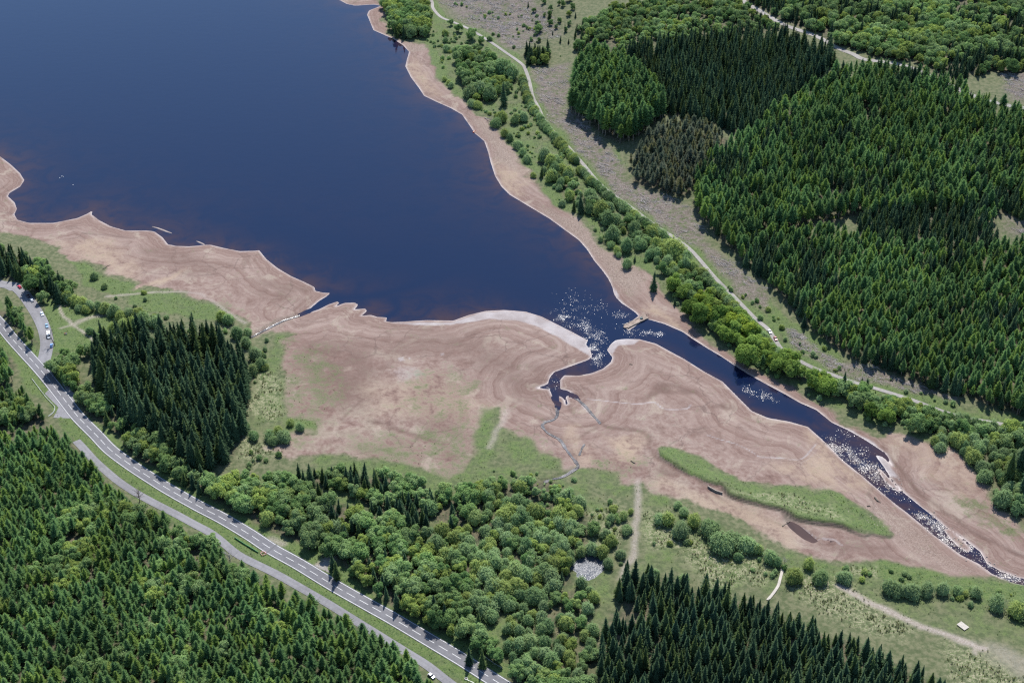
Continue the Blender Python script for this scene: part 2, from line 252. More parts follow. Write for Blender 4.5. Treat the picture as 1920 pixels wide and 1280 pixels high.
for P, z, bank in ((pond_p, pond_z, 3.0), (pud_p, pud_z, 2.0), (pud2_p, pud2_z, 1.0)):
    b = box(P, 14); q = sdf(X[b], Y[b], P)
    tgt = z-np.clip(q/bank, -1, 1)*.55
    HF[b] = np.where(q > -bank, tgt, HF[b])
HF += land*BRASH*(fbm(X, Y, 5, 91)-.5)*1.6 + land*(1-np.clip(MUD, 0, 1))*(fbm(X, Y, 4, 95)-.5)*.5 + np.clip((D-1)/6, 0, 1)*MUD*(fbm(X, Y, 7, 97)-.5)*.35
def hf(x, y): return sample(HF, x, y)

# ------------------------------------------------------------------ materials
class NT:
    def __init__(s, name):
        s.m = bpy.data.materials.new(name); s.m.use_nodes = True; s.t = s.m.node_tree; s.t.nodes.clear()
        s.out = s.t.nodes.new('ShaderNodeOutputMaterial')
    def n(s, typ, ins=None, **props):
        nd = s.t.nodes.new('ShaderNode'+typ)
        for k, v in props.items(): setattr(nd, k, v)
        for k, v in (ins or {}).items(): s.put(nd.inputs[k], v)
        return nd
    def put(s, sock, v):
        if isinstance(v, bpy.types.NodeSocket): s.t.links.new(v, sock)
        elif isinstance(v, bpy.types.Node): s.t.links.new(v.outputs[0], sock)
        else:
            if sock.type == 'RGBA' and len(v) == 3: v = (*v, 1)
            sock.default_value = v
    def math(s, op, a, b=0.0, c=None, clamp=False):
        d = {0: a, 1: b}
        if c is not None: d[2] = c
        return s.n('Math', d, operation=op, use_clamp=clamp).outputs[0]
    def mix(s, f, a, b, mode='MIX'):
        nd = s.n('Mix', data_type='RGBA', blend_type=mode, clamp_factor=True)
        s.put(nd.inputs[0], f); s.put(nd.inputs[6], a); s.put(nd.inputs[7], b); return nd.outputs[2]
    def noise(s, vec, scale, detail=3, rough=.55, dist=0.0):
        return s.n('TexNoise', {'Vector': vec, 'Scale': scale, 'Detail': detail, 'Roughness': rough, 'Distortion': dist}).outputs['Fac']
    def attr(s, name): return s.n('Attribute', attribute_name=name).outputs['Fac']
    def mr(s, v, a, b, c=0.0, d=1.0, interp='SMOOTHSTEP'):
        nd = s.n('MapRange', {0: v, 1: a, 2: b, 3: c, 4: d}, interpolation_type=interp); return nd.outputs[0]
    def ramp(s, v, stops):
        nd = s.n('ValToRGB', {0: v}); e = nd.color_ramp.elements
        e[0].position, e[0].color = stops[0][0], (*stops[0][1], 1); e[1].position, e[1].color = stops[-1][0], (*stops[-1][1], 1)
        for p, c in stops[1:-1]:
            x = e.new(p); x.color = (*c, 1)
        return nd.outputs[0]
    def done(s, shader):
        s.t.links.new(shader.outputs[0] if isinstance(shader, bpy.types.Node) else shader, s.out.inputs['Surface']); return s.m
def simple(name, col, rough=.7, metal=0.0, vary=.12, scale=1.5, spec=.4):
    g = NT(name); tc = g.n('TexCoord').outputs['Object']
    f = g.noise(tc, scale, 4); lo = tuple(c*(1-vary) for c in col); hi = tuple(min(c*(1+vary), 1) for c in col)
    c = g.mix(g.mr(f, .3, .7), lo, hi)
    return g.done(g.n('BsdfPrincipled', {'Base Color': c, 'Roughness': rough, 'Metallic': metal, 'Specular IOR Level': spec}))

def ground_material():
    g = NT('ground_surface'); pos = g.n('NewGeometry').outputs['Position']
    n1 = g.noise(pos, .02, 3); n2 = g.noise(pos, .09, 4); n3 = g.noise(pos, .35, 4, .6); n4 = g.noise(pos, 1.3, 3, .65)
    A = {k: g.attr(k) for k in ('mud', 'green', 'rush', 'brash', 'litter', 'pale', 'dark', 'path', 'stony', 'sand', 'shore', 'bank')}
    # meadow and scrub
    dry = g.mix(g.mr(n3, .35, .65), (.068, .088, .034), (.135, .138, .070))
    lush = g.mix(g.mr(n4, .38, .62), g.mix(g.mr(n3, .35, .65), (.038, .072, .020), (.074, .122, .028)), (.112, .148, .048))
    gf = g.math('ADD', A['green'], g.math('MULTIPLY', g.math('SUBTRACT', g.math('ADD', g.math('MULTIPLY', n2, .6), g.math('MULTIPLY', n3, .4)), .5), 2.2))
    landc = g.mix(g.mr(gf, .20, .80), dry, lush)
    tus = g.n('TexVoronoi', {'Vector': pos, 'Scale': .55}).outputs['Distance']
    rcol = g.mix(g.mr(n4, .42, .58), (.27, .25, .155), (.09, .13, .04))
    rf = g.math('MULTIPLY', A['rush'], g.mr(g.math('ADD', g.math('MULTIPLY', n3, .8), g.math('MULTIPLY', tus, -.25)), .18, .34))
    landc = g.mix(rf, landc, rcol)
    # brash: grey weathered slash, thin grass between
    bcol = g.ramp(g.math('ADD', g.math('MULTIPLY', n4, .6), g.math('MULTIPLY', g.noise(g.n('Mapping', {'Vector': pos, 'Rotation': (0, 0, .9), 'Scale': (.25, 1.6, 1)}), .8, 3, .7), .4)), [(.36, (.050, .040, .030)), (.5, (.130, .106, .086)), (.62, (.26, .225, .195))])
    landc = g.mix(g.math('MULTIPLY', A['brash'], g.mr(g.math('ADD', n3, g.math('MULTIPLY', n2, .6)), .60, .88)), landc, bcol)
    lit = g.mix(g.mr(n3, .35, .65), (.040, .048, .022), (.115, .095, .058))
    landc = g.mix(g.math('MULTIPLY', A['litter'], .92), landc, lit)
    # drawdown zone: strand lines follow the old water levels
    sv = g.math('ADD', A['shore'], g.math('ADD', g.math('MULTIPLY', g.math('SUBTRACT', n2, .5), 7.0), g.math('MULTIPLY', g.math('SUBTRACT', n1, .5), 22.0)))
    sv2 = g.math('ADD', A['shore'], g.math('MULTIPLY', g.math('SUBTRACT', n1, .5), 30.0))
    b1 = g.noise(g.n('CombineXYZ', {0: sv2, 1: g.math('MULTIPLY', n1, 4.0)}), .085, 4, .62)
    b2 = g.noise(g.n('CombineXYZ', {0: sv, 1: g.math('MULTIPLY', n2, 1.5)}), .40, 3, .7)
    b3 = g.noise(g.n('CombineXYZ', {0: sv, 1: g.math('MULTIPLY', n2, 2.5), 2: 7.0}), 1.1, 2, .6)
    band = g.math('ADD', g.math('ADD', g.math('MULTIPLY', b1, .46), g.math('MULTIPLY', b2, .32)), g.math('MULTIPLY', b3, .22))
    fade = g.mr(A['shore'], 14, 65, .92, .18)
    patchn = g.math('ADD', g.math('MULTIPLY', n2, .55), g.math('MULTIPLY', n3, .45))
    band = g.math('ADD', g.math('MULTIPLY', band, fade), g.math('MULTIPLY', patchn, g.math('SUBTRACT', 1.0, fade)))
    mudc = g.ramp(band, [(.32, (.110, .066, .055)), (.43, (.192, .128, .110)), (.53, (.262, .196, .173)), (.65, (.355, .290, .258))])
    upper = g.mix(g.mr(n3, .3, .7), (.200, .160, .125), (.300, .255, .205))
    up = g.math('MULTIPLY', g.mr(A['shore'], 45, 120), g.mr(n2, .35, .62))
    mudc = g.mix(g.math('MULTIPLY', up, .72), mudc, upper)
    blot = g.noise(pos, .045, 5, .68, .8)
    mudc = g.mix(g.mr(blot, .54, .66, 0, .60), mudc, (.350, .300, .250)); mudc = g.mix(g.mr(blot, .45, .33, 0, .50), mudc, (.135, .085, .070))
    gul = g.n('TexVoronoi', {'Vector': g.n('VectorMath', {0: pos, 1: g.n('CombineXYZ', {0: g.math('MULTIPLY', n2, 14.0), 1: g.math('MULTIPLY', n3, 5.0)})}, operation='ADD'), 'Scale': .035}, feature='DISTANCE_TO_EDGE').outputs['Distance']
    mudc = g.mix(g.math('MULTIPLY', g.mr(gul, .0, .022, .5, 0), g.mr(n1, .40, .60)), mudc, (.095, .065, .057))
    mudc = g.mix(g.math('MULTIPLY', A['dark'], g.mr(n2, .15, .6)), mudc, (.125, .078, .064))
    mudc = g.mix(g.math('MULTIPLY', A['sand'], g.mr(g.math('ADD', n2, g.math('MULTIPLY', n3, .7)), .55, 1.0)), mudc, (.345, .270, .205))
    stc = g.ramp(n4, [(.3, (.10, .075, .062)), (.5, (.235, .185, .155)), (.7, (.38, .32, .28))])
    mudc = g.mix(g.math('MULTIPLY', A['stony'], .75), mudc, stc)
    mgf = g.math('MULTIPLY', g.mr(g.math('ADD', A['green'], g.math('MULTIPLY', g.math('SUBTRACT', g.math('ADD', g.math('MULTIPLY', n2, .5), g.math('MULTIPLY', n3, .5)), .5), 3.6)), .20, 1.05), .92)
    mudc = g.mix(mgf, mudc, g.mix(g.mr(n4, .35, .65), g.mix(g.mr(n3, .35, .65), (.052, .085, .026), (.092, .125, .046)), (.145, .155, .082)))
    mudc = g.mix(1.0, mudc, (.900, .875, .800), 'MULTIPLY')
    rim = g.math('MULTIPLY', g.mr(A['shore'], .3, 2.6, 1, 0), g.mr(n2, .25, .6))
    mudc = g.mix(g.math('MULTIPLY', rim, .6), mudc, (.38, .33, .30))
    mm = g.mr(g.math('ADD', A['mud'], g.math('MULTIPLY', g.math('SUBTRACT', g.math('ADD', g.math('MULTIPLY', n2, .5), g.math('MULTIPLY', n3, .5)), .5), 1.1)), .25, .75)
    c = g.mix(mm, landc, mudc)
    pf = g.mr(g.math('ADD', A['pale'], g.math('MULTIPLY', g.math('SUBTRACT', n3, .5), .7)), .15, .85)
    c = g.mix(g.math('MULTIPLY', pf, g.math('MULTIPLY', A['pale'], .72)), c, g.mix(g.mr(n2, .3, .7), (.29, .265, .25), (.41, .39, .375)))
    c = g.mix(g.math('MULTIPLY', A['path'], .85), c, g.mix(g.mr(n4, .35, .65), (.25, .205, .165), (.38, .33, .285)))
    c = g.mix(g.math('MULTIPLY', A['bank'], g.mr(n3, .25, .6, .45, .95)), c, (.045, .040, .026))  # shade of the island bank, darkened into the base colour
    # lake bed below the waterline: red silt
    c = g.mix(g.mr(A['shore'], -.9, -.1, 1, 0), c, (.17, .085, .062))
    fine = g.noise(pos, 3.0, 2, .7)
    c = g.mix(g.mr(fine, .25, .75, 0, .5), c, g.mix(.5, c, (0, 0, 0)))
    c = g.mix(1.0, c, (.83, .82, .85), 'MULTIPLY')
    hgt_ = g.math('ADD', g.math('MULTIPLY', n4, .5), g.math('MULTIPLY', n3, 1.0))
    bump = g.n('Bump', {'Strength': .5, 'Distance': .6, 'Height': hgt_})
    wet = g.mr(A['shore'], 0, 1.2, .35, .92)
    return g.done(g.n('BsdfPrincipled', {'Base Color': c, 'Roughness': wet, 'Specular IOR Level': .25, 'Normal': bump}))

def water_material(name, deep, shallow, ripple_all=None):
    g = NT(name); pos = g.n('NewGeometry').outputs['Position']
    sh = g.attr('shallow') if ripple_all is None else None
    n2 = g.noise(pos, .05, 4, .6, 1.0)
    if sh is not None:
        f = g.math('MULTIPLY', sh, g.mr(n2, .3, .65, .2, 1.0))
        c = g.mix(f, deep, shallow); rip = g.attr('ripple')
    else: c = g.mix(g.mr(n2, .3, .7), deep, shallow); rip = ripple_all
    st = g.n('Mapping', {'Vector': pos, 'Scale': (1, 1.5, 1)})
    w1 = g.noise(st, 1.1, 2, .55); w2 = g.noise(st, 2.6, 2, .6); w0 = g.noise(st, .10, 3, .5)
    hh = g.math('ADD', g.math('MULTIPLY', w1, 1.0), g.math('MULTIPLY', w2, .40))
    patch = g.mr(g.noise(pos, .13, 3, .6), .36, .64, .15, 1.0) if ripple_all is None else g.mr(g.noise(pos, .35, 3, .6), .25, .6, .55, 1)
    amp = g.math('MULTIPLY', rip, patch)
    hh = g.math('ADD', g.math('MULTIPLY', hh, g.math('ADD', g.math('MULTIPLY', amp, .05), .004)), g.math('MULTIPLY', w0, .03))
    bump = g.n('Bump', {'Strength': 1.0, 'Distance': 1.0, 'Height': hh})
    vc = g.n('TexVoronoi', {'Vector': st, 'Scale': 3.6}).outputs['Color']; sp_ = g.n('SeparateXYZ', {0: vc})
    sel = g.math('LESS_THAN', sp_.outputs[2], g.math('MULTIPLY', g.math('POWER', amp, 2.0), .95 if ripple_all is None else .75))
    tx = g.math('MULTIPLY', g.math('SUBTRACT', sp_.outputs[0], .5), g.math('MULTIPLY', sel, .42 if ripple_all is None else .34)); ty = g.math('MULTIPLY', g.math('SUBTRACT', sp_.outputs[1], .5), g.math('MULTIPLY', sel, .42 if ripple_all is None else .34))
    facet = g.n('VectorMath', {0: g.n('VectorMath', {0: bump, 1: g.n('CombineXYZ', {0: tx, 1: ty})}, operation='ADD')}, operation='NORMALIZE')
    p = g.n('BsdfPrincipled', {'Base Color': c, 'Roughness': g.math('ADD', g.math('MULTIPLY', sel, .20 if ripple_all is None else .36), .05), 'IOR': 1.33, 'Specular IOR Level': .5, 'Normal': facet})
    return g.done(p)

def asphalt_material(name, lo, hi):
    g = NT(name); pos = g.n('NewGeometry').outputs['Position']; u = g.attr('across')
    n1 = g.noise(pos, .05, 5, .7); n2 = g.noise(pos, .8, 4, .65)
    c = g.mix(g.mr(g.math('ADD', g.math('MULTIPLY', n1, .7), g.math('MULTIPLY', n2, .3)), .36, .62), lo, hi)
    tr = g.math('SINE', g.math('MULTIPLY', u, 12.566)); c = g.mix(g.mr(tr, -.2, 1, 0, .16), c, (.07, .07, .075))
    return g.done(g.n('BsdfPrincipled', {'Base Color': c, 'Roughness': .85, 'Specular IOR Level': .3}))

def leaf_material(name, a, b, dark, trans=.25, hue=.5):
    g = NT(name); oi = g.n('ObjectInfo'); tc = g.n('TexCoord').outputs['Object']
    n = g.noise(tc, .9, 3, .6)
    rn = oi.outputs['Random']; c = g.mix(rn, a, b)
    mid = tuple((p_*q_)**.5 for p_, q_ in zip(a, b)); c = g.mix(g.mr(rn, .72, .80), c, (mid[0]*1.22, mid[1]*1.06, mid[2]*.70))
    c = g.mix(g.mr(rn, .16, .08), c, (a[0]*.68, a[1]*.74, a[2]*.82))
    c = g.mix(g.mr(n, .38, .66, 0, .45), c, dark)
    ri = g.n('NewGeometry').outputs['Random Per Island']
    v = g.mr(ri, 0, 1, .82, 1.20, 'LINEAR')
    pz = g.noise(oi.outputs['Location'], .022, 2); v = g.math('MULTIPLY', v, g.mr(pz, .35, .65, .80, 1.16))
    hsv = g.n('HueSaturation', {'Hue': hue, 'Saturation': 1.0, 'Value': v, 'Fac': 1.0, 'Color': c})
    df = g.n('BsdfDiffuse', {'Color': hsv, 'Roughness': .6}); tl = g.n('BsdfTranslucent', {'Color': hsv})
    mx = g.n('MixShader', {0: trans, 1: df, 2: tl})
    return g.done(mx)
def bark_material(name, a, b):
    g = NT(name); tc = g.n('TexCoord').outputs['Object']; mp = g.n('Mapping', {'Vector': tc, 'Scale': (3, 3, .6)})
    return g.done(g.n('BsdfPrincipled', {'Base Color': g.mix(g.mr(g.noise(mp, 2, 4), .35, .65), a, b), 'Roughness': .9}))

M = {
 'ground': ground_material(),
 'lake': water_material('lake_water', (.0020, .0064, .0245), (.030, .0155, .0160)),
 'pond': water_material('pond_water', (.03, .034, .042), (.085, .092, .105), 1.0),
 'puddle': water_material('puddle_water', (.040, .026, .021), (.060, .036, .028), .02),
 'stream': water_material('stream_water', (.035, .030, .028), (.130, .122, .118), .70),
 'asphalt': asphalt_material('worn_asphalt', (.082, .081, .088), (.116, .114, .121)),
 'old_asphalt': asphalt_material('old_asphalt', (.116, .112, .117), (.162, .158, .164)),
 'track': asphalt_material('pale_track', (.150, .138, .124), (.222, .206, .190)),
 'seal': simple('dark_seal', (.07, .07, .075), .8),
 'paint': simple('road_paint', (.42, .42, .41), .6, vary=.18, scale=1.2),
 'spruce': leaf_material('spruce_needles', (.062, .106, .054), (.096, .150, .070), (.042, .078, .046), 0.3),
 'larch': leaf_material('larch_needles', (.145, .258, .088), (.210, .325, .112), (.102, .198, .078), 0.46),
 'pine': leaf_material('pine_needles', (.145, .256, .092), (.208, .320, .114), (.104, .196, .080), 0.46),
 'deadpine': leaf_material('browned_needles', (.150, .185, .110), (.190, .200, .145), (.110, .145, .085), 0.35),
 'broad': leaf_material('broad_leaves', (.215, .330, .105), (.305, .390, .190), (.165, .270, .090), 0.48),
 'oak': leaf_material('fresh_leaves', (.205, .300, .060), (.255, .355, .090), (.150, .235, .055), 0.46),
 'willow': leaf_material('willow_leaves', (.240, .345, .140), (.310, .395, .210), (.190, .290, .115), 0.48),
 'bark': bark_material('grey_brown_bark', (.07, .055, .042), (.14, .115, .09)),
 'larchbark': bark_material('pale_bark', (.11, .085, .065), (.20, .165, .13)),
 'deadwood': bark_material('dead_wood', (.17, .155, .145), (.34, .31, .29)),
 'grass_blade': leaf_material('rush_blades', (.250, .235, .130), (.085, .140, .040), (.150, .165, .075), 0.3),
 'grass_green': leaf_material('grass_blades', (.115, .185, .045), (.165, .215, .075), (.085, .140, .035), .35),
 'stone': simple('stone', (.24, .195, .165), .9, vary=.45, scale=.8),
 'wall': simple('wall_stone', (.20, .165, .135), .9, vary=.4, scale=2),
 'plank': simple('weathered_planks', (.33, .30, .255), .8, vary=.2, scale=4),
 'timber': simple('dark_timber', (.10, .08, .06), .85),
 'galv': simple('galvanised_steel', (.55, .56, .57), .45, .6),
 'white': simple('white_plastic', (.75, .75, .74), .5), 'red': simple('red_plastic', (.55, .06, .04), .5), 'orange': simple('orange_plastic', (.7, .25, .06), .5),
 'rubber': simple('tyre_rubber', (.02, .02, .02), .8), 'glass': simple('car_glass', (.018, .022, .026), .08, spec=.6), 'alloy': simple('alloy', (.45, .45, .47), .35, .8),
 'lamp': simple('lamp_lens', (.7, .7, .68), .15), 'taillamp': simple('tail_lens', (.35, .02, .02), .2),
 'skin': simple('skin', (.45, .28, .20), .6), 'cloth_dark': simple('dark_cloth', (.025, .027, .032), .9), 'cloth_pale': simple('pale_cloth', (.70, .69, .66), .9), 'cloth_red': simple('red_cloth', (.45, .08, .05), .9), 'cloth_blue': simple('blue_cloth', (.07, .12, .25), .9),
 'hair': simple('hair', (.05, .035, .025), .7), 'canvas': simple('grey_green_canvas', (.16, .20, .19), .8), 'mesh': simple('green_mesh', (.08, .25, .09), .7), 'concrete': simple('concrete', (.42, .41, .38), .85),
}
def paintmat(name, col): return simple(name, col, .25, vary=.03, spec=.6)

# ------------------------------------------------------------------ object helpers
def link(name, mesh, parent=None):
    o = bpy.data.objects.new(name, mesh); COL.objects.link(o)
    if parent is not None: o.parent = parent
    return o
def mesh_of(name, verts, faces, mats, smooth=False, fmat=None):
    me = bpy.data.meshes.new(name); me.from_pydata([tuple(v) for v in verts], [], [tuple(f) for f in faces])
    for m in (mats if isinstance(mats, (list, tuple)) else [mats]): me.materials.append(m)
    if fmat is not None: me.polygons.foreach_set('material_index', fmat)
    if smooth: me.polygons.foreach_set('use_smooth', [True]*len(me.polygons))
    me.update(); return me
def bm_obj(name, bm, mat, parent=None, smooth=False):
    me = bpy.data.meshes.new(name); bm.normal_update(); bm.to_mesh(me); bm.free(); me.materials.append(mat)
    if smooth: me.polygons.foreach_set('use_smooth', [True]*len(me.polygons))
    return link(name, me, parent)
def tag(o, label=None, cat=None, group=None, kind=None):
    for k, v in (('label', label), ('category', cat), ('group', group), ('kind', kind)):
        if v: o[k] = v
    return o
def empty(name, loc, rz=0.0, scale=1.0):
    o = bpy.data.objects.new(name, None); COL.objects.link(o); o.location = loc; o.rotation_euler = (0, 0, rz); o.scale = (scale,)*3
    o.empty_display_size = .2; return o
def cube(bm, c, d, rz=0.0, bevel=0.0):
    m = Matrix.Translation(c) @ Matrix.Rotation(rz, 4, 'Z') @ Matrix.Diagonal((*d, 1))
    r = bmesh.ops.create_cube(bm, size=1.0, matrix=m)
    if bevel: bmesh.ops.bevel(bm, geom=list({e for v in r['verts'] for e in v.link_edges}), offset=bevel, segments=2, affect='EDGES', profile=.6)
def tube(bm, pts, rads, n=6):
    rings = []
    for i, p in enumerate(pts):
        p = Vector(p); a = Vector(pts[max(i-1, 0)]); b = Vector(pts[min(i+1, len(pts)-1)])
        t = (b-a).normalized() if (b-a).length > 1e-6 else Vector((0, 0, 1))
        u = t.orthogonal().normalized(); v = t.cross(u)
        rings.append([bm.verts.new(p+(u*math.cos(2*math.pi*k/n)+v*math.sin(2*math.pi*k/n))*rads[i]) for k in range(n)])
    for r0, r1 in zip(rings, rings[1:]):
        for k in range(n): bm.faces.new((r0[k], r0[(k+1) % n], r1[(k+1) % n], r1[k]))
    bm.faces.new(rings[0][::-1]); bm.faces.new(rings[-1])

# ------------------------------------------------------------------ terrain sheet
road_p = smooth_line(survey(ROAD), 8); lane_p = smooth_line(survey(LANE), 6)
CARPARK = [(-30,520),(-5,531),(12,534),(28,537),(45,552),(62,576),(75,598),(84,620),(88,642),(86,660),(82,676),(78,690)]
LAYBY = [(143,826),(158,842),(176,862),(198,882),(222,902),(252,922),(288,942),(325,961),(362,981),(400,1002),(440,1035),(470,1052),(515,1074),(565,1102),(615,1131),(660,1159),(710,1190),(760,1221),(800,1246),(832,1271),(870,1300),(930,1345)]
FROAD = [(1370,-40),(1392,0),(1420,18),(1450,36),(1478,50),(1530,68),(1570,90),(1600,102),(1622,112),(1690,122),(1760,150),(1830,182),(1880,196),(1930,204),(1990,210)]
cp_p, lb_p, fr_p = (smooth_line(survey(p), 6) for p in (CARPARK, LAYBY, FROAD))
RW = {'road': 8.6, 'lane': 3.1, 'cp': 8.6, 'lb': 4.9, 'fr': 5.0}
RD = np.full(X.shape, 1e3)
for P, w in ((road_p, RW['road']), (lane_p, RW['lane']), (cp_p, RW['cp']), (lb_p, RW['lb']), (fr_p, RW['fr'])):
    b = box(P, 60); RD[b] = np.minimum(RD[b], seg_dist(X[b], Y[b], P, False)-w/2)
# the ground is graded flat where the roads run
k = np.clip(RD/5.0, 0, 1); k = k*k*(3-2*k)
HF = H0*(1-k)+HF*k
HF = np.where(RD < -.4, HF-.30, HF)

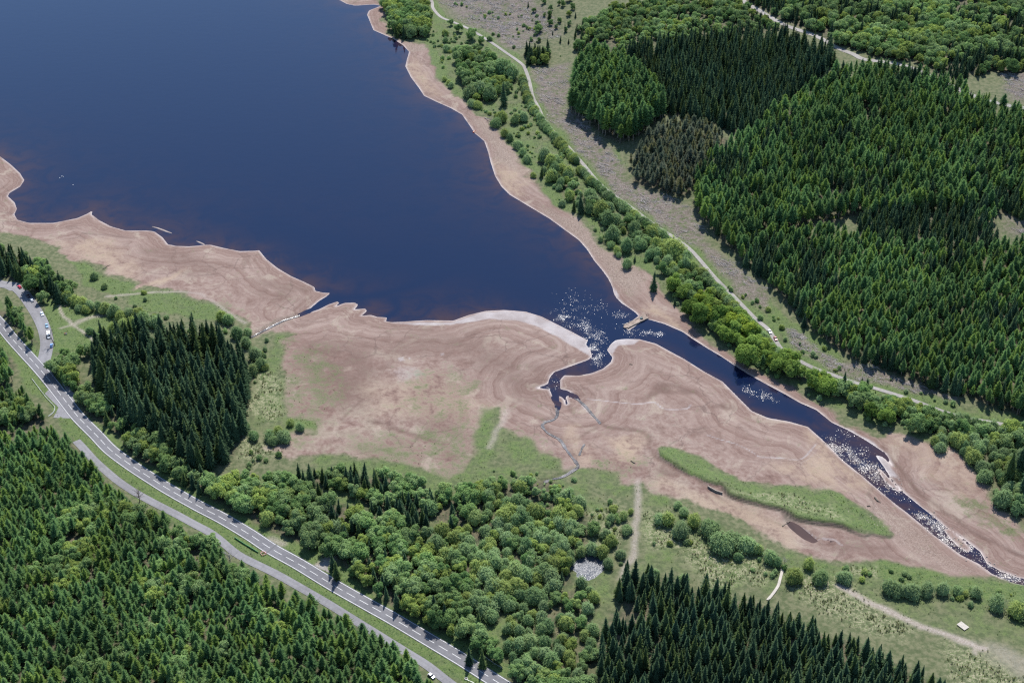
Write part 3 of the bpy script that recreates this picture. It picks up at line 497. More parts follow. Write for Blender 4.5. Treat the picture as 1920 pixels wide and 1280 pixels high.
# woods: which ground lies under closed canopy
# ------------------------------------------------------------------ stands of trees, base polygons traced in the photograph (px)
# name: (polygon, spacing m, [(kind, weight, hmin, hmax)], place phrase)
STANDS = {
 'sunny larch block': ([(1072,150),(1070,212),(1100,232),(1135,256),(1170,272),(1205,255),(1248,222),(1242,205),(1205,168),(1165,135),(1110,118)], 6.0, [('larch',1,22,29)], 'in the tall larch block beside the felled strip'),
 'far spruce block': ([(1170,100),(1240,88),(1380,72),(1470,75),(1562,100),(1565,125),(1500,180),(1440,225),(1395,258),(1345,240),(1255,215),(1212,165)], 6.2, [('spruce',1,14,21)], 'in the dark square spruce block on the far hillside'),
 'browned pine block': ([(1182,305),(1215,262),(1260,240),(1310,240),(1365,268),(1325,305),(1300,350),(1275,372),(1230,356),(1188,338)], 5.2, [('deadpine',1,11,17)], 'in the grey-brown dying pine block'),
 'hillside larch': ([(1300,345),(1330,305),(1400,262),(1440,232),(1505,185),(1570,145),(1640,138),(1700,145),(1780,160),(1830,195),(1870,215),(1920,225),(2120,240),(2160,470),(1860,400),(1600,405),(1450,440),(1360,455),(1310,412),(1298,385)], 5.3, [('larch',.84,12,20),('spruce',.16,11,18)], 'on the upper larch hillside'),
 'hillside spruce band': ([(1600,405),(1700,390),(1860,400),(1870,470),(1800,480),(1700,465),(1620,450)], 5.6, [('spruce',.7,11,16),('larch',.3,9,14)], 'in the darker band across the hillside'),
 'lower hillside larch': ([(1360,455),(1450,440),(1620,450),(1800,480),(1870,470),(2160,470),(2220,880),(1920,782),(1860,762),(1790,742),(1730,722),(1690,706),(1640,688),(1600,672),(1560,648),(1505,612),(1480,572),(1440,538),(1395,498)], 4.9, [('larch',.80,10,17),('spruce',.20,11,17)], 'on the lower larch hillside above the lane'),
 'far mixed wood': ([(1410,10),(1470,40),(1540,66),(1580,88),(1630,106),(1720,118),(1790,150),(1870,135),(2150,150),(2300,-120),(1380,-160),(1380,-30)], 6.6, [('broad',.70,7,12),('spruce',.30,9,16)], 'in the mixed wood beyond the forest road'),
 'regrowth': ([(1075,70),(1100,45),(1150,20),(1250,0),(1380,5),(1470,58),(1380,70),(1240,85),(1170,98),(1110,112),(1080,100)], 6.4, [('broad',.85,6,9.5),('spruce',.15,6,10)], 'in the young regrowth above the spruce block'),
 'far regrowth': ([(1080,-10),(1200,-20),(1390,-20),(1380,-160),(1050,-160)], 7.5, [('broad',.8,6,9),('spruce',.2,7,10)], 'in the far regrowth at the top of the slope'),
 'sparse regrowth': ([(985,15),(1060,-10),(1090,40),(1070,95),(1030,100),(1000,70)], 14, [('broad',.7,4,7),('spruce',.3,4,8)], 'scattered on the open brown slope'),
 'slope copse': ([(985,100),(1028,100),(1030,125),(990,125)], 5, [('spruce',.8,12,16),('broad',.2,8,10)], 'in the small copse beside the bend of the lane'),
 'west copse': ([(-80,480),(0,478),(50,490),(100,515),(142,560),(118,572),(80,556),(60,545),(28,526),(0,520),(-80,505)], 5.4, [('spruce',.5,12,17),('broad',.5,9,13)], 'in the copse north of the car park'),
 'verge copse': ([(-60,560),(-5,572),(25,580),(48,612),(62,640),(72,662),(58,658),(35,634),(0,598),(-60,560)], 4.6, [('larch',.75,10,14),('broad',.25,8,10)], 'between the car park and the main road'),
 'west road wood': ([(-120,610),(-40,600),(-10,640),(12,672),(28,702),(24,722),(0,735),(-120,760)], 4.8, [('larch',.6,12,16),('spruce',.4,12,16)], 'on the west side of the main road'),
 'dark spruce stand': ([(172,665),(185,720),(205,765),(262,808),(330,858),(378,884),(430,862),(458,828),(462,770),(466,715),(452,668),(420,648),(370,640),(320,642),(270,640),(215,650)], 6.3, [('spruce',1,18,27)], 'in the tall dark spruce stand'),
 'pine plantation': ([(-140,740),(0,742),(45,740),(80,785),(100,815),(132,842),(152,868),(195,910),(245,952),(330,995),(400,1028),(448,1072),(500,1100),(600,1150),(650,1172),(705,1202),(768,1238),(812,1296),(880,1400),(300,1560),(-140,1460)], 4.7, [('pine',.90,7,14),('broad',.10,7,10)], 'in the pine plantation beside the lay-by'),
 'road belt': ([(98,692),(118,688),(165,735),(215,775),(260,812),(330,862),(385,892),(420,905),(445,955),(425,962),(380,935),(320,900),(270,865),(215,815),(160,765),(120,720)], 6.4, [('broad',.95,8,11),('spruce',.05,10,13)], 'along the main road below the spruce stand'),
 'wood west': ([(385,905),(470,905),(540,905),(600,925),(620,950),(600,975),(640,1000),(640,1048),(600,1045),(560,1020),(500,985),(440,955)], 6.6, [('broad',.86,8,11),('spruce',.04,9,12),('willow',.1,6,9)], 'in the wood between meadow and main road'),
 'wood north edge': ([(560,890),(640,885),(720,895),(800,915),(815,960),(800,1000),(760,1000),(700,950),(650,920),(560,912)], 5.4, [('spruce',.62,9,14),('broad',.38,7,10)], 'in the dark conifer edge of the wood'),
 'wood centre': ([(620,950),(700,950),(760,1000),(800,1010),(830,1080),(880,1170),(960,1240),(930,1240),(860,1205),(780,1160),(700,1115),(650,1080),(636,1050)], 6.4, [('broad',.74,8,12),('spruce',.26,9,13)], 'in the wood along the lower main road'),
 'birch wood': ([(800,930),(860,925),(900,915),(960,905),(1040,905),(1075,925),(1095,960),(1120,1000),(1085,1030),(1068,1060),(1065,1090),(1000,1110),(960,1150),(920,1170),(860,1130),(815,1050),(805,980)], 5.9, [('willow',.58,4.5,9),('broad',.34,5,10),('spruce',.08,7,12)], 'in the birch and willow wood behind the meadow'),
 'open wood': ([(960,1150),(1000,1110),(1065,1095),(1110,1100),(1125,1140),(1110,1200),(1120,1260),(1150,1340),(1000,1340),(960,1270),(940,1220)], 6.6, [('willow',.6,4.5,8),('broad',.4,5,8)], 'in the open scrubby wood beside the plantation'),
 'corner wood': ([(950,1275),(1000,1265),(1090,1290),(1140,1360),(1000,1380)], 5.2, [('broad',.8,8,11),('willow',.2,6,8)], 'beside the bottom of the main road'),
 'young spruce plantation': ([(1172,1085),(1215,1082),(1262,1092),(1300,1105),(1380,1128),(1440,1150),(1500,1172),(1560,1195),(1640,1225),(1700,1250),(1765,1300),(1800,1420),(1500,1500),(1130,1440),(1125,1240),(1135,1180),(1150,1130)], 5.1, [('spruce',1,9,17.5)], 'in the young spruce plantation by the meadow'),
 'river strip': ([(1560,728),(1620,742),(1700,765),(1790,790),(1880,805),(1960,812),(1960,840),(1880,835),(1790,815),(1720,805),(1660,785),(1600,765)], 5.5, [('broad',.9,7,11),('willow',.1,6,8)], 'in the belt between the river and the lane'),
 'river corner': ([(1740,800),(1820,812),(1880,830),(1960,850),(1960,1000),(1925,985),(1890,945),(1862,918),(1840,888),(1800,850),(1760,830)], 6.4, [('willow',.6,5,8),('broad',.4,6,10)], 'on the river bank at the foot of the tall spruces'),
 'strip north': ([(722,10),(735,-40),(800,-40),(800,20),(805,70),(760,72),(735,60)], 5.4, [('broad',.8,9,13),('spruce',.2,11,15)], 'in the wooded point on the far lake shore'),
 'strip middle': ([(858,100),(885,95),(935,120),(968,150),(960,165),(915,195),(890,190),(860,150)], 6.4, [('broad',.7,6,12),('willow',.3,5,8)], 'in the lakeside strip below the lane bend'),
 'strip lower': ([(1005,300),(1040,300),(1090,360),(1150,400),(1240,450),(1290,490),(1330,540),(1300,560),(1250,520),(1215,480),(1160,440),(1120,410),(1060,370),(1020,330)], 6.8, [('willow',.55,4,9),('broad',.45,6,10)], 'in the lakeside strip below the lane'),
 'strip river': ([(1250,510),(1330,545),(1400,620),(1470,680),(1560,728),(1600,765),(1540,738),(1480,708),(1420,678),(1360,640),(1300,596),(1270,560)], 6.8, [('oak',.55,8,14),('broad',.45,6,11)], 'on the wooded bank above the river pool'),
}
# single trees and bushes: (px, py of the foot, height m, kind, label or None)
SINGLES = [
 (945,198,23,'spruce','tall dark spruce standing alone among willows on the lake shore'),
 (1090,399,16,'spruce','dark spruce casting its shadow on the lake beach'),(1076,396,10,'spruce','small spruce beside the taller one on the lake beach'),
 (1015,332,11,'spruce','pointed spruce at the edge of the upper lake beach'),(1050,346,10,'spruce','small spruce among willows above the lake beach'),
 (1225,545,17,'spruce','dark spruce casting its shadow on the beach by the old causeway'),(1190,490,6,'spruce','little spruce in the scrub above the beach'),(1265,571,7,'spruce','small spruce in front of the trees near the causeway'),
 (1580,731,15,'spruce','tallest narrow spruce above the river pool'),(1613,729,9,'spruce','left one of two small spruces above the river pool'),(1625,728,9,'spruce','right one of two small spruces above the river pool'),(1640,743,5,'spruce','smallest spruce above the river pool'),
 (1890,908,25,'spruce','tall dark spruce at the right edge, nearest the river bar'),(1906,893,24,'spruce','tall dark spruce at the right edge behind the nearest one'),(1917,932,24,'spruce',None),(1930,875,23,'spruce',None),(1940,925,24,'spruce',None),
 (888,116,9,'spruce',None),(745,72,16,'spruce',None),(757,73,15,'spruce',None),(1060,60,9,'spruce',None),(1030,35,8,'spruce',None),
 (625,1068,13,'spruce','dark spruce at the corner of the track off the main road'),(632,1085,14,'spruce','dark spruce leaning over the main road by the track'),(880,1245,13,'spruce',None),(905,1250,14,'spruce','dark spruce beside the crash barrier at the bottom'),(895,1180,13,'spruce',None),(815,1150,14,'spruce',None),(835,1165,14,'spruce',None),
 (1395,684,17,'oak','big yellow-green oak leaning over the river pool'),(1310,606,16,'oak','largest oak beside the old causeway'),(1292,590,13,'oak',None),(1345,606,14,'oak','oak between the causeway and the big yellow-green oak'),(1356,640,11,'oak',None),(1378,628,9,'broad',None),(1262,545,13,'oak','tall oak behind the dark spruce by the causeway'),(1282,560,12,'oak',None),
 (1450,688,9,'oak',None),(1430,690,11,'pine','pine between two oaks above the river pool'),(1484,708,14,'oak','round oak hanging over the middle of the river pool'),(1520,726,14,'oak','yellow-green oak left of the narrow spruce'),(1545,738,13,'oak',None),(1600,762,12,'broad',None),(1632,782,11,'oak',None),(1662,792,12,'oak',None),(1712,810,13,'broad','broad tree at the head of the sandy river bar'),
 (1262,478,13,'willow','largest willow beside the lane above the beach'),(1240,512,11,'broad',None),(1150,450,11,'willow','round willow above the stony beach'),(1175,470,10,'willow',None),(1126,402,11,'willow','tall willow behind the beach spruce'),(1140,420,11,'willow',None),(1108,392,9,'broad',None),
 (1157,476,6,'bush',None),(1146,464,5,'bush',None),(1126,452,4,'bush',None),(1175,502,7,'bush','dark bush at the top of the stony beach'),(1200,466,6,'bush',None),(1220,482,6,'bush',None),(1160,482,4,'bush',None),(1240,470,6,'bush',None),
 (945,256,6.5,'bush',None),(956,264,6.5,'bush',None),(972,278,6,'bush',None),(980,291,6,'bush',None),(988,303,6,'bush','last bush of the row above the upper beach'),(1000,332,4,'bush',None),(1055,386,5,'bush',None),
 (1020,302,11,'willow','grey-green willow above the upper beach'),(1034,312,10,'willow',None),(1066,332,9,'willow',None),(1066,372,9,'broad',None),(940,228,9,'willow',None),(930,237,7,'bush',None),(966,230,9,'willow','grey willow beside the fallen dead tree'),(980,227,8,'willow',None),
 (940,142,14,'willow','tall willow at the bend of the lane'),(958,148,13,'willow',None),(926,118,13,'broad',None),(912,112,12,'broad',None),(900,178,12,'willow','big round willow beside the lone spruce'),(918,186,12,'willow',None),(882,182,11,'willow',None),(895,202,6,'bush',None),(884,199,6,'bush',None),(862,142,8,'broad',None),(880,150,9,'broad',None),(873,110,7,'bush',None),
 (835,66,5,'bush',None),(836,79,5,'bush',None),(838,96,6,'bush','bush beside the bright green strip on the far shore'),(872,98,6,'bush',None),(842,158,4,'bush',None),(846,164,5,'bush',None),(833,152,4,'bush',None),(845,48,7,'broad',None),(860,60,9,'broad',None),(884,74,12,'broad','round tree beside the far end of the lane'),(902,82,8,'broad',None),(918,76,4,'bush',None),
 (83,566,9,'broad','round tree at the edge of the car park'),(178,522,5,'bush','round bush on the green above the western beach'),(197,540,4,'bush','small bush on the green above the western beach'),
 (128,566,7,'willow',None),(142,570,7,'willow',None),(156,576,7.5,'willow',None),(170,580,7,'willow',None),(186,582,7.5,'willow','willow at the end of the row above the picnic meadow'),(200,586,7,'willow',None),(150,582,5,'bush',None),(163,585,5,'bush',None),
 (216,592,8,'willow',None),(228,602,8,'willow',None),(243,598,8,'willow',None),(258,598,8,'willow',None),(232,618,8,'willow',None),(252,614,8,'willow',None),(272,608,9,'willow',None),(212,622,7,'willow',None),(190,622,4,'bush',None),(170,626,5,'bush','bush beside the picnic meadow path'),(185,640,6,'willow',None),(205,645,7,'willow',None),(170,665,9,'broad',None),(150,670,10,'broad',None),(135,690,11,'broad',None),(125,672,9,'broad',None),(105,700,11,'broad','leafy tree at the car park entrance'),(120,718,11,'larch','bright larch beside the car park entrance'),
 (292,612,8,'willow',None),(430,606,7,'willow',None),(415,600,7,'willow',None),(445,632,8,'willow',None),(462,650,8,'willow',None),(478,672,8,'willow',None),(488,690,7,'willow',None),(475,700,7,'willow',None),(465,628,5,'bush','bush at the mouth of the stony western stream'),(498,692,4,'bush',None),(500,640,3,'bush',None),
 (475,822,5,'bush',None),(506,822,6,'bush',None),(521,815,6,'bush',None),(532,826,6.5,'bush','dark bush on the meadow beside the spruce stand'),(513,832,5,'bush',None),(562,806,5,'bush','lone bush beside the bright green patch'),(545,797,4,'bush',None),
 (1145,977,5,'bush',None),(1170,972,5,'bush',None),(1183,962,3.5,'bush','small bush touching the footpath'),(1174,998,4.5,'bush','round bush left of the footpath'),(1165,1045,5,'bush',None),(1150,960,3,'bush',None),
 (1108,1036,7,'willow','dark willow over the back of the glittering pond'),(1128,1042,7,'willow',None),(1140,1062,6,'willow',None),(1090,1040,6,'willow',None),(1145,1020,7,'willow',None),(1135,1008,6,'willow',None),(1112,1000,8,'broad',None),
 (1236,980,6,'bush','leftmost round bush of the meadow row'),(1252,982,7.5,'bush','bush second from the left in the meadow row'),(1276,1003,8,'bush','roundest bush standing forward in the meadow row'),(1300,985,7.5,'bush','bush behind the roundest one in the meadow row'),(1281,965,5,'bush',None),(1270,950,3.5,'bush','small bush behind the meadow row'),(1330,1000,8,'bush','bush left of the big double willow on the meadow'),(1350,1028,10,'bush','largest willow bush of the meadow row'),(1370,1020,8,'bush',None),(1398,1030,7.5,'bush','bush right of the largest one in the meadow row'),(1420,1035,5.5,'bush',None),(1383,1048,4,'bush','small upright bush in front of the meadow row'),(1443,1052,7,'bush',None),(1456,1060,6,'bush','bush nearest the upper end of the boardwalk'),
 (1487,1088,7.5,'bush','grey-green bush beside the boardwalk'),(1515,1064,6.5,'bush',None),(1540,1090,7,'bush','dark bush right of the boardwalk'),(1583,1088,6,'bush','lone round bush on the meadow right of the boardwalk'),
 (1665,1108,7.5,'bush','left end bush of the dense row on the right meadow'),(1680,1112,6.5,'bush',None),(1708,1116,7,'bush',None),(1738,1112,7,'bush',None),(1768,1112,6.5,'bush',None),(1795,1114,5,'bush','small round bush in a gap of the right meadow row'),(1827,1117,6,'bush','bush right of the small gap in the right meadow row'),(1868,1138,8,'bush','large bush near the end of the right meadow row'),(1903,1152,8,'bush','last bush of the right meadow row'),(1930,1165,8,'bush',None),
 (1752,832,6,'willow',None),(1762,846,6.5,'willow','round willow at the edge of the sandy river bar'),(1800,836,7,'willow',None),(1824,868,9,'willow',None),(1846,902,7,'willow',None),(1880,946,10,'willow','willow hanging over the sandy river bar'),(1903,962,8,'willow',None),
 (1210,1095,6,'willow',None),(1228,1080,5,'willow',None),(1282,1094,6,'willow','pale bush at the edge of the young spruce plantation'),(740,978,7,'broad',None),(610,958,5,'bush',None),(640,985,6,'broad',None),
]
HEDGE = [[(978,150),(984,170),(994,196),(1008,220),(1026,244),(1046,268),(1068,292),(1084,308)], [(1090,325),(1110,345),(1130,362)], [(1140,372),(1170,394),(1195,412),(1228,436),(1250,452)], [(1318,518),(1345,548),(1375,578),(1400,602),(1415,622)], [(1428,635),(1444,655),(1462,675),(1485,690)], [(1280,488),(1300,505)]]
stand_polys = {k: survey(v[0]) for k, v in STANDS.items()}
for k_, P in stand_polys.items():
    b = box(P, 30); q = sdf(wx[b], wy[b], P)
    a = .75 if k_ in ('open wood', 'sparse regrowth', 'strip lower', 'river corner', 'regrowth', 'strip middle') else 1.0
    if k_ == 'sparse regrowth': a = .1
    LITTER[b] = np.maximum(LITTER[b], a*np.clip((q+1.5)/5, 0, 1))
LITTER *= (1-np.clip(MUD, 0, 1))
BRASH = BRASH*(1-LITTER)

# ------------------------------------------------------------------ the ground sheet
def grid_mesh(name, xs, ys, Z, attrs, mat):
    nx, ny = len(xs), len(ys); xx, yy = np.meshgrid(xs, ys)
    co = np.stack([xx.ravel(), yy.ravel(), Z.ravel()], 1).astype(np.float32)
    i = np.arange(ny-1)[:, None]*nx+np.arange(nx-1)[None, :]
    f = np.stack([i, i+1, i+nx+1, i+nx], -1).reshape(-1, 4)
    return raw_mesh(name, co, f, attrs, mat)
def raw_mesh(name, co, f, attrs, mat):
    me = bpy.data.meshes.new(name); me.vertices.add(len(co)); me.vertices.foreach_set('co', co.astype(np.float32).ravel())
    nf = len(f); me.loops.add(nf*4); me.loops.foreach_set('vertex_index', f.astype(np.int32).ravel())
    me.polygons.add(nf); me.polygons.foreach_set('loop_start', np.arange(0, nf*4, 4, dtype=np.int32))
    for k, v in attrs.items():
        a = me.attributes.new(k, 'FLOAT', 'POINT'); a.data.foreach_set('value', v.astype(np.float32).ravel())
    me.materials.append(mat); me.update(calc_edges=True)
    me.polygons.foreach_set('use_smooth', np.ones(nf, dtype=bool)); return me
attrs = {'mud': MUD, 'green': GREEN, 'rush': RUSH, 'brash': BRASH, 'litter': LITTER, 'pale': PALE, 'dark': DARK, 'path': PATH, 'stony': STONY, 'sand': SAND, 'bank': BANK_SHADE, 'shore': np.clip(D, -100, 1000)}
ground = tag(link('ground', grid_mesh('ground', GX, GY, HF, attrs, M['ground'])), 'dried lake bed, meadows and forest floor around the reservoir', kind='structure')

# ------------------------------------------------------------------ water
wxs = np.concatenate([np.linspace(-1400, -560, 15), np.arange(-545, 560, 2.4), [700]]); wys = np.concatenate([np.arange(440, 860, 2.0), np.arange(860, 1420, 3.6), np.linspace(1450, 2700, 12)])
WX, WY = np.meshgrid(wxs, wys); WD = -sdf(WX, WY, WATER)
for b_ in BARS: WD = np.maximum(WD, sdf(WX, WY, b_))
RIVB = np.exp(-(seg_dist(WX, WY, smooth_line(flat([(1545,815),(1600,855),(1680,925),(1750,985),(1830,1045),(1920,1090)])), False)/16)**2)
warp = (fbm(WX, WY, 60, 7)-.5)*22
DEEPC = flat([(1150,640),(1140,610),(1090,580),(1030,560),(960,530),(880,500),(700,480),(500,420)])
DEEP2 = flat([(580,582),(620,562),(690,556),(740,545),(780,530),(850,500)]); DEEP3 = flat([(720,598),(745,580),(735,560)]); RIV = flat([(1130,640),(1160,612),(1240,625),(1340,680),(1420,735),(1500,770)])
dd = -WD+warp*np.clip(-WD/25, 0, 1)
base = .72*np.exp(-np.maximum(dd, 0)/11)+.30*np.exp(-np.maximum(dd, 0)/45)
cut = np.ones(WX.shape)
for P, w in ((DEEPC, 30), (DEEP2, 7), (DEEP3, 4), (RIV, 13)): cut *= 1-.95*np.exp(-(seg_dist(WX+warp*.25, WY, smooth_line(P), False)/w)**2)
shallow = np.clip(np.maximum(base*cut, .42*RIVB), 0, 1)*np.clip(1.15-.5*np.clip((WY-950)/350, 0, 1), 0, 1)
ripple = np.zeros(WX.shape)
for px, w, a in (([(1050,592),(1080,603),(1108,617),(1119,640),(1113,652)], 7, 1.0), ([(1072,562),(1090,582),(1115,572)], 12, .38), ([(1165,590),(1172,600),(1166,610)], 6, .6), ([(1178,624),(1205,624),(1235,626)], 3.2, 1.3), ([(1108,688),(1118,682),(1130,678)], 3.5, .8), ([(1040,708),(1042,722)], 4.5, .5), ([(1408,731),(1425,738),(1448,747)], 4, 1.3), ([(1562,835),(1590,852),(1620,874),(1640,892),(1668,912)], 8, 1.2), ([(1690,925),(1720,950)], 6, .3), ([(1728,970),(1745,987),(1775,1008),(1800,1026)], 6, 1.3), ([(1765,985),(1800,1006),(1835,1032)], 5, 1.3), ([(1850,1062),(1880,1076),(1920,1090)], 7, 1.3), ([(1575,806),(1610,830),(1650,880)], 5, .45), ([(1008,727),(1030,728)], 3, .7), ([(1115,655),(1116,668)], 5, 1.3)):
    ripple = np.maximum(ripple, a*np.exp(-(seg_dist(WX, WY, smooth_line(flat(px)), False)/w)**2))
keep = (WD < 6)
i = np.arange(len(wys)-1)[:, None]*len(wxs)+np.arange(len(wxs)-1)[None, :]
cell = keep[:-1, :-1] | keep[1:, :-1] | keep[:-1, 1:] | keep[1:, 1:]
f = np.stack([i, i+1, i+len(wxs)+1, i+len(wxs)], -1)[cell]
used = np.unique(f); remap = np.full(WX.size, -1); remap[used] = np.arange(len(used))
co = np.stack([WX.ravel(), WY.ravel(), np.zeros(WX.size)], 1)[used]
lake = tag(link('lake_water', raw_mesh('lake_water', co, remap[f], {'shallow': shallow.ravel()[used], 'ripple': ripple.ravel()[used]}, M['lake'])), 'dark blue reservoir water with its inlets and the river pool', kind='structure')
def pool(name, P, z, mat, label):
    Q = smooth_line(P, 4, True); c = Q.mean(0); Q = c+(Q-c)*1.12
    v = [(*c, z)]+[(*(c+(q-c)*.5), z) for q in Q]+[(*q, z) for q in Q]; n = len(Q)
    fc = [(0, 1+i, 1+(i+1) % n) for i in range(n)]+[(1+i, 1+n+i, 1+n+(i+1) % n, 1+(i+1) % n) for i in range(n)]
    return tag(link(name, mesh_of(name, v, fc, mat, True)), label, kind='structure')
pool('pond_water', pond_p, pond_z, M['pond'], 'round glittering pond in the birch wood')
pool('puddle_water', pud_p, pud_z, M['puddle'], 'brown puddle on the mud below the grass bank'); pool('puddle_water', pud2_p, pud2_z, M['puddle'], 'tiny puddle right of the brown puddle')
def ribbon(P, w, lift, hfun, cross=4, wvar=None, taper=False):
    P = np.asarray(P); T = np.gradient(P, axis=0); T /= np.linalg.norm(T, axis=1)[:, None]+1e-9; Nn = np.stack([-T[:, 1], T[:, 0]], 1)
    us = np.linspace(-.5, .5, cross+1); V = []; U = []
    for a, (p, n_) in enumerate(zip(P, Nn)):
        ww = w if wvar is None else w*wvar[a]
        for u in us:
            q = p+n_*u*ww; V.append((q[0], q[1], hfun(q[0], q[1])+lift)); U.append(u)
    c1 = cross+1; f = np.array([(a*c1+b, (a+1)*c1+b, (a+1)*c1+b+1, a*c1+b+1) for a in range(len(P)-1) for b in range(cross)])[:, ::-1]
    return np.array(V), f, np.array(U)
def resample(P, step):
    d = np.concatenate([[0], np.cumsum(np.linalg.norm(np.diff(P, axis=0), axis=1))]); t = np.arange(0, d[-1], step)
    return np.stack([np.interp(t, d, P[:, 0]), np.interp(t, d, P[:, 1])], 1)
for nm, px, w, lab in (('stream_water', STREAM_L, 1.5, 'stony western stream running into the lake'), ('stream_water', STREAM_C, 1.7, 'trickling stream crossing the mud from the birch wood'), ('stream_water', STREAM_C2, 1.2, 'short side trickle on the mud'), ('stream_water', STREAM_C3, 1.4, 'narrow trickle joining the river mouth from the right')):
    P = resample(smooth_line(survey(px), 6), 1.5)
    rng = np.random.default_rng(4); V, f, U = ribbon(P, w, .22, lambda x, y: float(hf(x, y)), 2, .35+1.3*np.convolve(rng.random(len(P)), np.ones(3)/3, 'same'))
    tag(link(nm, raw_mesh(nm, V, f, {'across': U}, M['stream'])), lab, kind='structure')

# ------------------------------------------------------------------ roads
def road_obj(name, P, w, mat, label, lift=.12):
    P = resample(P, 2.2); V, f, U = ribbon(P, w, lift, lambda x, y: float(hgt(x, y)), 4)
    return tag(link(name, raw_mesh(name, V, f, {'across': U}, mat)), label, kind='structure')
main_road = road_obj('main_road', road_p, RW['road'], M['asphalt'], 'grey two-lane main road with white dashes')
road_obj('lane', lane_p, RW['lane'], M['track'], 'narrow pale lane along the far shore'); road_obj('car_park', cp_p, RW['cp'], M['old_asphalt'], 'pale curved car park road', .10)
road_obj('layby', lb_p, RW['lb'], M['old_asphalt'], 'old road used as a lay-by beside the pines', .10); road_obj('forest_road', fr_p, RW['fr'], M['track'], 'pale forest road on the far slope')
def offset_line(P, off):
    T = np.gradient(P, axis=0); T /= np.linalg.norm(T, axis=1)[:, None]; return P+np.stack([-T[:, 1], T[:, 0]], 1)*off
def marking(name, P, w, lift=.128):
    V, f, U = ribbon(P, w, lift, lambda x, y: float(hgt(x, y)), 1); o = link(name, raw_mesh(name, V, f, {'across': U}, M['paint']), main_road); return o
rp = resample(road_p, 2.2)
for sgn in (-1, 1): marking('edge_line', offset_line(rp, sgn*3.75), .26)
fine_p = resample(road_p, 1.0)
for k in range(0, len(fine_p)-8, 9): marking('centre_dash', fine_p[k:k+7], .24)
# aprons where side roads join, laid just under the carriageway
def apron(name, px, mat, label, lift):
    P = survey(px); c = P.mean(0); v = [(*c, float(hgt(*c))+lift)]+[(*p, float(hgt(*p))+lift) for p in P]; n = len(P)
    return tag(link(name, mesh_of(name, v, [(0, 1+i, 1+(i+1) % n) for i in range(n)], mat)), label, kind='structure')
apron('road_apron', [(84,738),(92,730),(116,760),(133,784),(128,784),(100,783),(114,770),(112,763)], M['old_asphalt'], 'tarmac apron at the mouth of the lay-by', .085)
apron('road_apron', [(72,668),(82,664),(92,676),(96,694),(104,708),(92,706),(80,690)], M['old_asphalt'], 'tarmac apron at the car park entrance', .080)
apron('road_apron', [(116,718),(122,716),(142,742),(140,752),(132,746)], M['old_asphalt'], 'shaded pull-in beside the main road', .075)
apron('road_apron', [(590,1060),(606,1056),(613,1050),(617,1052),(614,1064),(618,1074)], M['track'], 'gravel mouth of the woodland track', .070)
apron('car_park_apron', [(0,536),(10,528),(30,530),(30,545),(18,545)], M['old_asphalt'], 'turning bay at the end of the car park', .070)
V, f, U = ribbon(survey([(499.5,1036.5),(509,1028.5),(519,1020.5)]), .9, .140, lambda x, y: float(hgt(x, y)), 1); link('trench_patch', raw_mesh('trench_patch', V, f, {'across': U}, M['seal']), main_road)

# ------------------------------------------------------------------ tree prototypes (crown and trunk meshes, metres)
class Crown:
    def __init__(s): s.v = []; s.f = []
    def quad(s, c, u, w, tip=1.0):
        i = len(s.v)//3
        for p in (c-u*.5-w*.5, c+u*.5-w*.5*tip, c+u*.5+w*.5*tip, c-u*.5+w*.5): s.v += [p[0], p[1], p[2]]
        s.f += [i, i+1, i+2, i+3]
    def core(s, cen, rx, rz, r, n=8, m=5, lo=-1.2):
        i0 = len(s.v)//3
        for j in range(m+1):
            el = lo+(1.5708-lo)*j/m
            for k in range(n):
                a = 6.2832*k/n; q = r.uniform(.9, 1.05); s.v += [cen[0]+math.cos(a)*math.cos(el)*rx*q, cen[1]+math.sin(a)*math.cos(el)*rx*q, max(.02, cen[2]+math.sin(el)*rz*q)]
        for j in range(m):
            for k in range(n): a = i0+j*n+k; b = i0+j*n+(k+1) % n; s.f += [a, b, b+n, a+n]
    def mesh(s, name, mat):
        co = np.array(s.v, np.float32).reshape(-1, 3); f = np.array(s.f).reshape(-1, 4)
        me = raw_mesh(name, co, f, {}, mat); me.polygons.foreach_set('use_smooth', np.zeros(len(f), bool)); return me
def rv(r, lo, hi): return r.uniform(lo, hi)
def trunk_mesh(name, H, rad, mat, limbs=(), bend=.15, seed=0):
    r = random.Random(seed); bm = bmesh.new()
    pts = [(rv(r, -bend, bend)*(k > 0), rv(r, -bend, bend)*(k > 0), -.5+(H+.5)*k/4) for k in range(5)]
    tube(bm, pts, [rad*(1.25, .95, .75, .5, .12)[k] for k in range(5)], 6)
    for p, q, ra in limbs: tube(bm, [p, tuple((Vector(p)+Vector(q))*.5+Vector((0, 0, .2))), q], [ra, ra*.7, ra*.25], 5)
    me = bpy.data.meshes.new(name); bm.to_mesh(me); bm.free(); me.materials.append(mat); return me
